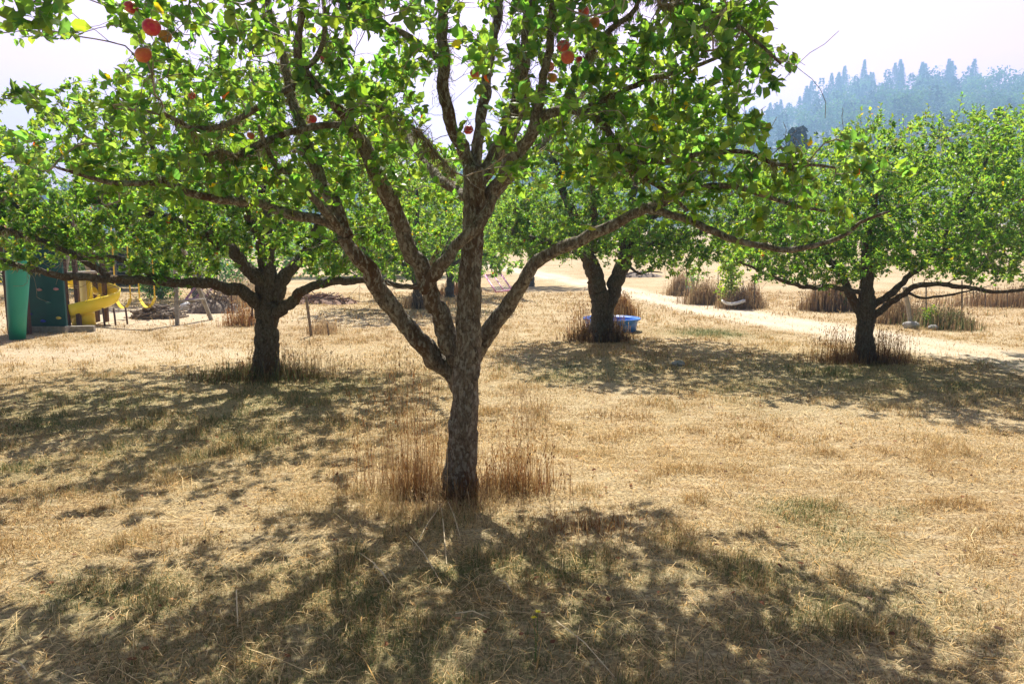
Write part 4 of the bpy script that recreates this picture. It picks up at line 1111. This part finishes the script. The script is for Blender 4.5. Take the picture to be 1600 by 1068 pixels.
# climbing wall with holds
b = gat(70, 519)
cw = thing('climbing_wall', 'dark teal climbing wall with small coloured holds beside the yellow slide', 'climbing wall', b)
xa, xb = at(36, 519, b.y).x, at(106, 519, b.y).x
m = MB(); m.box(((xa + xb) / 2, b.y, 1.08), (xb - xa, .05, 1.96)); m.build('board', M_dteal, cw)
for q in range(0): pass
m = MB(); m.box(((xa + xb) / 2 - .1, b.y - .03, .055), (xb - xa + .25, .14, .13)); m.box((at(122, 512, b.y).x, b.y + .15, .05), (.42, .12, .12), .25)
m.build('base_beam', M_greywood, cw)
for px, py, cc in ((62, 453, (.45, .25, .25)), (88, 452, (.50, .22, .24)), (76, 473, (.05, .18, .16)), (47, 491, (.03, .05, .35)), (68, 502, (.04, .07, .55)), (92, 497, (.55, .45, .10)), (60, 425, (.3, .3, .28))):
    c = at(px, py, b.y - .045)
    m = MB()
    m.tube([c + Vector((-.05, 0, 0)), c + Vector((-.03, -.012, .008)), c + Vector((0, -.02, .01)), c + Vector((.03, -.012, .006)), c + Vector((.05, 0, 0))], [.006, .022, .03, .022, .006], 8)
    m.build('climbing_hold', simple_mat('hold_paint', cc, .6), cw, True)
# posts of the deck
dk = gat(115, 511)
pd = thing('play_deck', 'brown posted play deck from which the yellow slide starts', 'play deck', dk)
for px in (107, 122):
    m = MB(); q = at(px, 511, dk.y); m.box((q.x, dk.y + (.0 if px == 107 else .05), 1.1), (.075, .075, 2.3)); m.build('post', M_brownp, pd)
for px in (109, 124):
    m = MB(); q = at(px, 505, dk.y); m.box((q.x, dk.y + 1.0, 1.1), (.075, .075, 2.3)); m.build('post', M_brownp, pd)
m = MB(); q = at(115, 440, dk.y); m.box((q.x - .02, dk.y + .55, 1.12), (.42, 1.05, .05)); m.build('floor_board', M_greywood, pd)

# spiral slide
sc_ = at(142, 478, 15.2)
ss = thing('spiral_slide', 'yellow plastic spiral slide curling down beside brown posts', 'slide', (sc_.x, sc_.y, 0))
nt_, nw = 44, 11
V = []
RS = .36
prof = [(-.20, .20), (-.195, .12), (-.17, .05), (-.11, .012), (-.04, 0), (.04, 0), (.11, .012), (.17, .06), (.195, .15), (.21, .27)]
outer = prof + [(p[0] * 1.06, p[1] - .012) for p in prof[::-1]]
ph = np.linspace(R(190), R(-185), nt_)
for q, a in enumerate(ph):
    f = q / (nt_ - 1)
    z = .80 * (1 - f) ** .95 + .02
    for (o_, h_) in outer:
        rr = RS + o_
        V.append((sc_.x + rr * math.cos(a), sc_.y + rr * math.sin(a), z + h_))
K = len(outer)
F = [[q * K + k, q * K + (k + 1) % K, (q + 1) * K + (k + 1) % K, (q + 1) * K + k] for q in range(nt_ - 1) for k in range(K)]
mesh_np('chute', np.array(V), np.array(F), M_yellow, ss, None, True)
m = MB(); m.tube([(sc_.x, sc_.y, -.05), (sc_.x, sc_.y, 1.15)], .055, 12); m.build('centre_pole', M_yellow, ss, True)
q = at(131, 500, 15.0); m = MB(); m.tube([(q.x, q.y, -.02), (q.x, q.y, .2), (q.x + .02, q.y, .36)], [.22, .215, .20], 20); m.build('slide_base', M_yellow, ss, True)
for px, dy in ((153, -.30), (167, -.22), (179, -.05)):
    q = gat(px, 511); a = math.atan2(q.y - sc_.y, q.x - sc_.x)
    m = MB(); m.tube([(q.x, sc_.y + dy, -.05), (q.x - .02, sc_.y + dy, .38)], .02, 8); m.build('leg', M_brownp, ss, True)
m = MB(); q = at(118, 480, 14.9); m.box((q.x + .03, 15.1, .62), (.03, .5, .75), .1); m.build('side_panel', M_white, ss)

# swing set
g = gat(282, 507)
sw = thing('swing_set', 'wooden swing frame with grey splayed legs and yellow swings', 'swing set', g)
apx = at(268, 350, g.y + .3)
for e in ((g.x - .02, g.y - .1, g.z - .03), (g.x + .30, g.y + .9, g.z - .03)):
    m = MB(); m.tube([e, (apx.x, apx.y + .1, apx.z)], .05, 6, True, None, .05); m.build('leg', M_greywood, sw)
far = at(115, 345, g.y + 1.8)
for dx, dy in ((-.25, -.5), (.1, .7)):
    m = MB(); m.tube([(far.x + dx, far.y + dy, -.03), (far.x, far.y, far.z)], .05, 6); m.build('leg', M_greywood, sw)
m = MB(); m.tube([(apx.x + .1, apx.y + .1, apx.z), (far.x, far.y, far.z)], .055, 8); m.build('crossbeam', M_greywood, sw)
m = MB(); m.tube([(g.x + .0, g.y, g.z + .5), (g.x + .22, g.y + .7, g.z + .5)], .025, 6); m.build('brace', M_greywood, sw)
def swing(pxl, pxr, pyb, label):
    yy = g.y + 1.0
    a, c = at(pxl, 450, yy), at(pxr, 450, yy); bt = at((pxl + pxr) / 2, pyb, yy)
    s = thing('swing', label, 'swing', (bt.x, yy, bt.z), 'yellow swings')
    for q in (a, c):
        m = MB(); m.tube([(q.x, yy, bt.z + .22), (q.x, yy, apx.z)], .014, 6); m.build('chain', M_yrope, s, True)
    m = MB(); pts = []
    for t in np.linspace(0, 1, 9):
        pts.append((a.x + (c.x - a.x) * t, yy, bt.z + .22 * (2 * t - 1) ** 2))
    pts = np.array(pts)
    Vv = np.concatenate([pts + (0, -.07, 0), pts + (0, .07, 0), pts + (0, -.07, -.015), pts + (0, .07, -.015)])
    F = [[i, i + 1, i + 10, i + 9] for i in range(8)] + [[i + 18, i + 27, i + 28, i + 19] for i in range(8)] + [[i, i + 18, i + 19, i + 1] for i in range(8)] + [[i + 9, i + 10, i + 28, i + 27] for i in range(8)]
    mesh_np('seat', Vv, np.array(F), M_yellow, s)
swing(217, 241, 480, 'yellow belt swing on the right, nearer the splayed legs')
swing(180, 203, 481, 'yellow belt swing on the left, nearer the slide')

# brush / wood piles
def stick_pile(name, label, px, py, hw, dp, h, n, lr, rr, mt, flat=.25):
    b = gat(px, py)
    mb = MB()
    # low mound below the sticks
    us_, vs_ = np.linspace(-1, 1, 15), np.linspace(-1, 1, 9)
    U, W = np.meshgrid(us_, vs_); q = np.clip(1 - U ** 2 - W ** 2, 0, 1)
    X_, Y_ = b.x + U * hw, b.y + W * dp
    Z_ = gz(X_, Y_) - .03 + h * .75 * q ** .6 * (.75 + .5 * vnoise(X_ * 3, Y_ * 3, .6, 41))
    i, j = np.meshgrid(np.arange(8), np.arange(14), indexing='ij')
    mb.add(np.stack([X_, Y_, Z_], -1).reshape(-1, 3), np.stack([i * 15 + j, i * 15 + j + 1, (i + 1) * 15 + j + 1, (i + 1) * 15 + j], -1).reshape(-1, 4))
    for _ in range(n):
        a = rng.uniform(0, 6.28); q = math.sqrt(rng.uniform()); x = b.x + math.cos(a) * q * hw * .9; y = b.y + math.sin(a) * q * dp * .9
        z = float(gz(x, y)) + h * (1 - q * q) * rng.uniform(.5, 1.05) + .02
        L = rng.uniform(*lr) / 2; az = rng.normal(0, .9); el = rng.normal(0, flat)
        d = Vector((math.cos(az) * math.cos(el), math.sin(az) * math.cos(el), math.sin(el))) * L
        c = Vector((x, y, max(z, float(gz(x, y)) + abs(d.z) * .5)))
        r = rng.uniform(*rr)
        mb.tube([c - d, c + Vector((rng.normal(0, .02), rng.normal(0, .02), rng.normal(0, .02))), c + d], [r, r * .9, r * .6], 5)
    o = mb.build(name, mt, None, True, origin=b)
    return o
tag(stick_pile('brush_pile', '', 246, 496, .52, .4, .24, 130, (.25, .6), (.012, .04), M_stick), 'low pile of grey brown cut branches beside the swing legs', 'brush pile', 'brush piles')
tag(stick_pile('brush_pile', '', 335, 488, .7, .5, .5, 200, (.2, .6), (.006, .018), M_stick, .7), 'tangled heap of thin bare twigs behind the pink goal frame', 'brush pile', 'brush piles')
tag(stick_pile('brush_pile', '', 505, 474, 1.1, .6, .28, 120, (.2, .6), (.008, .03), M_redbrush), 'low red brown heap of prunings behind the leaning dead sapling', 'brush pile', 'brush piles')
tag(stick_pile('brush_pile', '', 1002, 436, 1.2, .7, .28, 80, (.2, .6), (.01, .04), M_stick), 'small grey heap far off to the right of the forked tree', 'brush pile', 'brush piles')
# white sack by the swing legs
def lump(name, label, cat, px, py, r, mt, dz=0, seed=3, n=10, flatb=.6):
    b = gat(px, py); V = []; F = []
    nu, nv = 18, 10
    for a in range(nv):
        th = math.pi * a / (nv - 1)
        for c in range(nu):
            f = 2 * math.pi * c / nu
            v = np.array([math.sin(th) * math.cos(f), math.sin(th) * math.sin(f), math.cos(th)])
            k = 1 + .5 * (vnoise(v[0] * 2 + 5, v[1] * 2 + v[2] * 2, .8, seed) - .5)
            V.append((b.x + v[0] * r[0] * k, b.y + v[1] * r[1] * k, b.z + r[2] * flatb + v[2] * r[2] * k))
    F = [[a * nu + c, (a + 1) * nu + c, (a + 1) * nu + (c + 1) % nu, a * nu + (c + 1) % nu] for a in range(nv - 1) for c in range(nu)]
    o = mesh_np(name, np.array(V), np.array(F), mt, None, None, True, origin=b)
    return tag(o, label, cat)
lump('sack', 'crumpled white sack beside the twig heap by the swing legs', 'sack', 291, 484, (.16, .12, .13), M_white, seed=6)
lump('rock', 'small grey white stone lying in the shade right of the forked tree', 'stone', 1060, 571, (.09, .07, .045), M_rock, seed=8)
lump('rock', 'grey stone at the foot of the leaning grey post', 'stone', 1424, 513, (.16, .12, .10), M_rock, seed=9)
lump('rock', 'pale stone in the dry grass between the right hand stakes', 'stone', 1458, 515, (.10, .08, .06), M_rock, seed=10)

# pink goal frames with nets
def goal(label, c4, px0):
    P = [at(*c) for c in c4]
    base = (P[0] + P[1] + P[2] + P[3]) / 4
    s = thing('toy_goal', label, 'toy goal', base, 'pink toy goal frames')
    m = MB()
    for q in range(4): m.tube([P[q], P[(q + 1) % 4]], .032, 8)
    m.tube([(P[0] + P[1]) / 2, (P[2] + P[3]) / 2], .025, 8)
    m.build('frame', M_pink, s, True)
    m = MB()
    for t in np.linspace(.1, .9, 9):
        m.tube([P[0].lerp(P[1], t), P[3].lerp(P[2], t)], .005, 4)
        m.tube([P[0].lerp(P[3], t), P[1].lerp(P[2], t)], .005, 4)
    m.build('net', M_net, s)
goal('pink toy goal with white net lying on sunny grass right of the nearest trunk', [(758, 430, 28.5), (783, 428, 29), (800, 453, 27), (775, 456, 26.6)], 0)
goal('pink toy goal frame leaning behind the twig heap at the left', [(308, 444, 22.4), (338, 442, 22.2), (320, 466, 21.6), (290, 468, 21.6)], 0)

# woodshed with planks
b = gat(205, 453)
sh_ = thing('woodshed', 'dark open woodshed with pale metal roof behind the swings', 'shed', b)
m = MB(); m.box((b.x - .2, b.y + 1.4, b.z + 1.05), (3.2, .06, 2.0)); m.build('back_wall', M_darkwood, sh_)
for dx in (-1.7, -.6, .5, 1.4):
    m = MB(); m.box((b.x + dx, b.y, b.z + 1.0), (.1, .1, 2.1)); m.build('post', M_greywood, sh_)
m = MB(); m.box((b.x - .3, b.y + .7, b.z + 2.15), (3.9, 1.9, .05), 0, None, -.12); m.build('roof', M_roof, sh_)
m = MB()
for q in range(9):
    m.box((b.x - .15 + rng.uniform(-.1, .1), b.y + .1 + rng.uniform(0, .2), b.z + .15 + q * .15), (3.0 * rng.uniform(.7, 1), .16, .05), rng.uniform(-.03, .03))
m.build('stacked_planks', M_greywood, sh_)

# blue paddling pool
b = gat(959, 519)
pl = thing('paddling_pool', 'blue plastic paddling pool standing behind the forked tree', 'pool', b)
r = 44 * (b.y + .5) / FPX
pc = Vector((b.x, b.y + r * .6, b.z))
prof = [(0, .012), (.78, .012), (.82, .03), (.86, .12), (.90, .22), (.97, .245), (1.0, .235), (1.0, .215), (.93, .20), (.89, .12), (.86, .0), (.8, -.01)]
nu = 48; V = []
for (q, z) in prof:
    for c in range(nu):
        f = 2 * math.pi * c / nu
        k = 1 + (.012 * math.cos(12 * f) if .8 < q < .95 else 0)
        V.append((pc.x + q * r * k * math.cos(f), pc.y + q * r * k * math.sin(f), pc.z + z))
F = [[a * nu + c, a * nu + (c + 1) % nu, (a + 1) * nu + (c + 1) % nu, (a + 1) * nu + c] for a in range(len(prof) - 1) for c in range(nu)]
mesh_np('basin', np.array(V[:]), np.array(F[:]), M_blue, pl, None, True)
m = MB(); n_ = 48
m.tube([(pc.x + r * .985 * math.cos(2 * math.pi * c / n_), pc.y + r * .985 * math.sin(2 * math.pi * c / n_), pc.z + .236) for c in range(n_ + 1)], .018, 8, False); m.build('rim', M_blue, pl, True)

# white curved board
b = gat(1147, 482)
m = MB(); pts = [at(x, y, b.y - .45) for x, y in ((1129, 470), (1134, 473.5), (1142, 475), (1150, 474), (1158, 471.5), (1164, 469.5))]
for a, c in ((0, 0),):
    P = np.array([tuple(p) for p in pts])
    n = len(P)
    Vv = np.concatenate([P + (0, -.05, .03), P + (0, .10, .035), P + (0, .10, -.03), P + (0, -.05, -.035)])
    F = [[i + k * n, i + 1 + k * n, i + 1 + ((k + 1) % 4) * n, i + ((k + 1) % 4) * n] for i in range(n - 1) for k in range(4)] + [[0, n, 2 * n, 3 * n], [n - 1, 4 * n - 1, 3 * n - 1, 2 * n - 1]]
    o = mesh_np('gutter', Vv, np.array(F), M_white, None, None, True, origin=pts[2])
tag(o, 'curved white plastic strip lying in the dry grass under the sapling', 'plastic strip')
# little pot
b = gat(1074, 462)
pot = thing('bucket', 'small white and blue bucket by the left stake of the sapling', 'bucket', b)
m = MB(); m.tube([b + Vector((0, 0, .12)), b + Vector((0, 0, .34))], [.10, .12], 14); m.build('tub', M_white, pot, True)
m = MB(); m.tube([b + Vector((0, 0, .0)), b + Vector((0, 0, .12))], [.10, .102], 14); m.build('base', simple_mat('grey_blue', (.16, .19, .26)), pot, True)

# fence stakes
def stake(px, pyb, pyt, label, r=.012, mt=M_steel, dx=0, cat='stake', name='fence_stake', group='thin stakes by the track'):
    b = gat(px, pyb); t = at(px + dx, pyt, b.y)
    m = MB(); m.tube([(b.x, b.y, b.z - .1), ((b.x + t.x) / 2, b.y, (b.z + t.z) / 2), (t.x, b.y, t.z)], [r, r * .95, r * .9], 6, True, None, .02)
    o = m.build(name, mt, None, False, origin=b)
    return tag(o, label, cat, group)
for px, pb, ptp, lb_ in ((1073, 462, 420, 'thin dark stake at the white bucket'), (1122, 476, 426, 'thin dark stake just left of the green sapling'), (1139, 480, 440, 'thin stake among the sapling leaves'), (1161, 481, 438, 'thin stake behind the right end of the white strip'),
                         (1179, 483, 428, 'thin dark stake at the right edge of the sapling clump'), (1274, 486, 440, 'thin stake at the left end of the clump left of the right tree'), (1400, 500, 450, 'thin stake just right of the right tree trunk'),
                         (1447, 510, 444, 'thin stake between the leaning grey post and the yellow green plant'), (1503, 510, 438, 'thin stake at the right end of the nearer clump'), (1574, 482, 455, 'thin stake in the far right grass strip'), (1540, 480, 452, 'second thin stake left in the far right grass strip'),
                         (1521, 478, 452, 'thin stake at the left start of the far right strip')):
    stake(px, pb, ptp, lb_, .014 if ptp < 450 else .012)
stake(1425, 512, 448, 'leaning weathered grey post right of the right tree trunk', .045, M_greywood, -12, 'post', 'wooden_post', None)
stake(487, 525, 462, 'leaning bare dead sapling in the sunny grass right of the left tree', .028, M_stick, -9, 'dead sapling', 'dead_sapling', None)
stake(514, 524, 505, 'short dead stub beside the leaning dead sapling', .015, M_stick, -3, 'stub', 'dead_stub', None)
stake(363, 495, 452, 'brown bare stalk in the rusty grass left of the left trunk', .02, M_brownp, -2, 'stalk', 'dead_stalk', 'bare stalks')
stake(393, 508, 470, 'brown bare stalk touching the left tree trunk', .02, M_brownp, 2, 'stalk', 'dead_stalk', 'bare stalks')
for a, c, lb_ in (((380, 509), (402, 509), 'pale board lying left of the left tree trunk'),):
    p, q = gat(*a), gat(*c); m = MB(); m.tube([p + Vector((0, 0, .03)), q + Vector((0, .2, .04))], .025, 5)
    tag(m.build('stick', M_greywood, None, False, origin=p), lb_, 'board')
# long straws near the nearest tree, kept as one litter
m = MB()
for (a, c) in (((690, 795), (645, 865)), ((690, 800), (698, 885)), ((640, 845), (690, 915)), ((585, 893), (610, 918)), ((870, 980), (960, 1062)), ((712, 968), (765, 970)), ((780, 915), (800, 930)), ((560, 870), (610, 915)), ((20, 1040), (52, 1068)), ((370, 930), (372, 985)), ((700, 790), (720, 845))):
    p, q = gat(*a), gat(*c)
    m.tube([p + Vector((0, 0, .03)), (p + q) / 2 + Vector((0, 0, .045)), q + Vector((0, 0, .015))], [.003, .0028, .0018], 4)
tag(m.build('straw_stalks', simple_mat('pale_straw', (.68, .56, .36), .8), None), 'loose long pale straw stalks lying below the nearest tree', 'straw', None, 'stuff')
# fallen leaves
n = 700
yy = rng.uniform(1.8, 9, n); xx = rng.uniform(-1, 1, n) * (.8 * yy + .6)
P = np.stack([xx, yy, gz(xx, yy) + rng.uniform(.012, .035, n)], -1)
V, F, c = leaves(P, rng.normal(0, 1, (n, 3)) * (1, 1, .15), .032, up=1.6, rnd=.5)
cc = np.array([(.26, .12, .06), (.38, .22, .11), (.20, .09, .05), (.50, .33, .15), (.16, .10, .07)])[rng.integers(0, 5, n)] * rng.uniform(.7, 1.2, (n, 1))
tag(mesh_np('leaf_litter', V, F, M_dry, None, np.repeat(cc, 7, 0)), 'scattered small red brown fallen leaves in the grass', 'fallen leaves', None, 'stuff')
# yellow flowers
for px, py, lb_ in ((840, 955, 'tiny yellow flower, right and higher of the two in the near grass'), (834, 964, 'tiny yellow flower, left and lower of the two in the near grass')):
    b = gat(836, 1035 if px > 836 else 1030); t = at(px, py, b.y)
    f = thing('yellow_flower', lb_, 'flower', b, 'yellow flowers in the near grass')
    m = MB(); m.tube([b, (b + t) / 2 + Vector((.004, .01, 0)), t], [.0016, .0014, .0012], 5); m.build('stem', M_gstem, f)
    V, F, c = leaves(np.tile(np.array(t), (16, 1)), np.array([(math.cos(a), math.sin(a), .25) for a in np.linspace(0, 6.28, 17)[:16]]), .013, up=2, rnd=.1, aspect=.45)
    mesh_np('petals', V, F, M_yfl, f)

# ---------------------------------------------------------------- far hill with its wood
RP = [(-1500, 372), (-600, 372), (0, 362), (400, 345), (700, 300), (950, 250), (1100, 218), (1180, 203), (1230, 190), (1290, 165), (1340, 148), (1420, 138), (1500, 140), (1580, 150), (1700, 154), (2000, 150), (2600, 200), (3400, 330)]
YR = 400.0
rpx = np.array([at(a, c, YR).x for a, c in RP]); rpz = np.array([at(a, c, YR).z for a, c in RP])
def hill(x, y):
    x = np.asarray(x, float); y = np.asarray(y, float)
    xr = x * YR / np.maximum(y, 120) * .55 + x * .45
    z = np.interp(xr, rpx, rpz)
    t = np.clip((y - 150) / (YR - 150), 0, 1)
    f = t ** 1.15 * (1 - np.clip((y - YR) / 260, 0, 1) ** 2 * .6)
    return 3 + (z - 3) * f + (vnoise(x, y, 45, 21) - .5) * 8 * f - (4 if True else 0) * (t <= 0)
xs = np.linspace(-620, 700, 120); ys = np.linspace(150, 640, 70)
X, Y = np.meshgrid(xs, ys); i, j = np.meshgrid(np.arange(69), np.arange(119), indexing='ij')
F = np.stack([i * 120 + j, i * 120 + j + 1, (i + 1) * 120 + j + 1, (i + 1) * 120 + j], -1).reshape(-1, 4)
o = mesh_np('hill', np.stack([X, Y, hill(X, Y)], -1).reshape(-1, 3), F, simple_mat('hill_scrub', (.09, .10, .045), .9, .4, .05, .2), None, None, True)
tag(o, 'wooded hillside fading into blue haze', None, None, 'structure')

def conifer(h, seed, ragged=.25):
    r_ = np.random.default_rng(seed)
    P, D = [], []
    k = 560; lean = r_.normal(0, .02, 2); droop = r_.uniform(.1, .4); fat = r_.uniform(.75, 1.35)
    for q in range(k):
        f = (q / k) ** .8
        z = h * (.12 + .88 * f)
        rad = h * .19 * fat * (1 - f) ** r_.choice([.8, 1.0, 1.2]) * (.75 + .45 * ((f * 13) % 1)) * (1 + r_.normal(0, ragged * .6)) + .05
        a = r_.uniform(0, 6.28)
        for s in np.linspace(.25, 1, 4):
            P.append((math.cos(a) * rad * s, math.sin(a) * rad * s, z - rad * s * droop)); D.append((math.cos(a), math.sin(a), -.25))
    return np.array(P), np.array(D)
def hill_tree(kind, x, y, h, label, seed):
    b = Vector((x, y, float(hill(x, y)) - .5))
    name, cat = ('conifer', 'conifer') if kind == 'c' else ('broadleaf_tree', 'tree')
    root = thing(name, label, cat, b, 'conifers along the hazy ridge' if kind == 'c' else 'rounded trees on the hazy hillside')
    m = MB(); m.tube([b, b + Vector((0, 0, h * .95 if kind == 'c' else h * .6))], [h * .02, .05], 5); m.build('trunk', M_darkwood, root)
    if kind == 'c':
        P, D = conifer(h, seed)
        V, F, c = leaves(P + np.array(b), D, h * .038, up=1.5, rnd=.4, detail=False, aspect=.9, yellow=0)
        mesh_np('crown', V, F, M_conifer, root, c)
    else:
        k = 16; cs = ellipsoid(k, (b.x, b.y, b.z + h * .6), (h * .38, h * .38, h * .28), .4)
        n = 900; ci = rng.integers(0, k, n)
        P = cs[ci] + rng.normal(0, 1, (n, 3)) * h * .09
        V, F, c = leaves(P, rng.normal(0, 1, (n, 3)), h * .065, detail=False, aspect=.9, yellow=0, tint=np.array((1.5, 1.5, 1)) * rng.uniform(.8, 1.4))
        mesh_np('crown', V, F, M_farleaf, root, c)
def ridge_xy(px, Y_): return (px - 800) / FPX * Y_ * 1.0
ORD = ['first', 'second', 'third', 'fourth', 'fifth', 'sixth', 'seventh', 'eighth', 'ninth', 'tenth', 'eleventh', 'twelfth', 'thirteenth', 'fourteenth', 'fifteenth', 'sixteenth', 'seventeenth', 'eighteenth']
CON = [(1152, 172, 12), (1163, 166, 13), (1176, 168, 11), (1188, 160, 13), (1203, 160, 10), (1216, 148, 15), (1232, 150, 11), (1248, 130, 17), (1262, 118, 20), (1278, 114, 17), (1296, 108, 19), (1312, 94, 23), (1326, 93, 22), (1344, 108, 15), (1356, 104, 18), (1372, 98, 20), (1388, 88, 23), (1400, 90, 22), (1412, 97, 18), (1422, 92, 21), (1436, 90, 22), (1452, 92, 20), (1462, 98, 18), (1476, 86, 24), (1490, 92, 22), (1506, 122, 9), (1536, 116, 11), (1597, 108, 17)]
for q, (px, pyt, h) in enumerate(CON):
    x = ridge_xy(px, YR); ztop = at(px, pyt, YR).z
    yy_ = YR - 2 + (q % 3) * 6
    hh = max(8, ztop - float(hill(x, yy_)))
    side = 'left' if px < 1250 else ('middle' if px < 1420 else 'right')
    hill_tree('c', x, yy_, hh, (f"{ORD[q]} conifer from the left end of the hazy ridge line" if q < 14 else f"{ORD[len(CON) - 1 - q]} conifer from the right end of the hazy ridge line"), 100 + q)
RB = [(1190, 205, 16), (1225, 190, 15), (1262, 200, 19), (1300, 185, 20), (1335, 205, 20), (1290, 160, 15), (1360, 170, 18), (1400, 190, 20), (1440, 165, 19), (1475, 185, 18), (1500, 150, 16), (1540, 140, 20), (1575, 150, 18), (1520, 180, 18), (1560, 180, 16), (1600, 165, 18), (1420, 140, 14), (1330, 145, 12)]
RB.sort()
for q, (px, py, h) in enumerate(RB):
    lo, hi_ = 165., YR
    for _ in range(24):
        md = (lo + hi_) / 2; x = ridge_xy(px, md)
        _, yp = proj(np.array([[x, md, float(hill(x, md)) + h * .4]]))
        if yp[0] > py: lo = md
        else: hi_ = md
    md = min(lo, YR - 8); x = ridge_xy(px, md)
    hill_tree('b', x, md, h, f"{ORD[q]} rounded tree from the left on the hazy hillside", 300 + q)
# far-off wood as one mass
P, D, S = [], [], []
for _ in range(1700):
    yy_ = rng.uniform(190, 520); xx_ = rng.uniform(-.75, .95) * yy_
    con = rng.uniform() < (.75 if xx_ < .62 * yy_ else .15)
    h = rng.uniform(9, 19)
    bz = float(hill(xx_, yy_))
    k = 130 if con else 150
    if con:
        f = rng.uniform(0, 1, k) ** .8; rad = h * .18 * (1 - f) * rng.uniform(.5, 1.1, k); a = rng.uniform(0, 6.28, k)
        P.append(np.stack([xx_ + np.cos(a) * rad, yy_ + np.sin(a) * rad, bz + h * (.05 + .95 * f)], -1)); D.append(np.stack([np.cos(a), np.sin(a), -.2 + 0 * a], -1))
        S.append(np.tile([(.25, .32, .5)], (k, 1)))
    else:
        P.append(ellipsoid(k, (xx_, yy_, bz + h * .5), (h * .42, h * .42, h * .42), .7)); D.append(rng.normal(0, 1, (k, 3)))
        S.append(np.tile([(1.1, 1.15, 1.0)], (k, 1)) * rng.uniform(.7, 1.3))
P, D, S = np.vstack(P), np.vstack(D), np.vstack(S)
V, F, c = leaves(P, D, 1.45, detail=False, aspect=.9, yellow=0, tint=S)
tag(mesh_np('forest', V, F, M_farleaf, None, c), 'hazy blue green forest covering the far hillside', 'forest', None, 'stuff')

# a small dark spruce in front of the hill, seen over the right tree
x = ridge_xy(1234, 75); ztop = at(1234, 198, 75).z; zb = float(gz(x, 75)); h = ztop - zb
b = Vector((x, 75, zb)); root = thing('spruce', 'small dark spruce top showing between the middle and right apple trees', 'conifer', b)
m = MB(); m.tube([b, b + Vector((0, 0, h * .95))], [.2, .03], 6); m.build('trunk', M_darkwood, root)
P, D = conifer(h, 9); V, F, c = leaves(P + np.array(b), D, h * .07, up=1.5, rnd=.4, detail=False, aspect=.7, yellow=0, tint=np.array((1, 1.3, 1.2))); mesh_np('crown', V, F, M_conifer, root, c)

# ---------------------------------------------------------------- haze
if HAZE:
    hm, t = mat('haze_air')
    o = N(t, 'OutputMaterial'); pv = N(t, 'VolumePrincipled')
    pv.inputs['Color'].default_value = (.36, .63, 1.0, 1)
    pv.inputs['Density'].default_value = .0018
    pv.inputs['Anisotropy'].default_value = .4
    t.links.new(pv.outputs[0], o.inputs['Volume'])
    m = MB(); m.box((0, 312, 64), (1500, 760, 132))
    hz = m.build('haze', hm)
    tag(hz, 'pale blue smoke haze filling the air', 'haze', None, 'stuff')
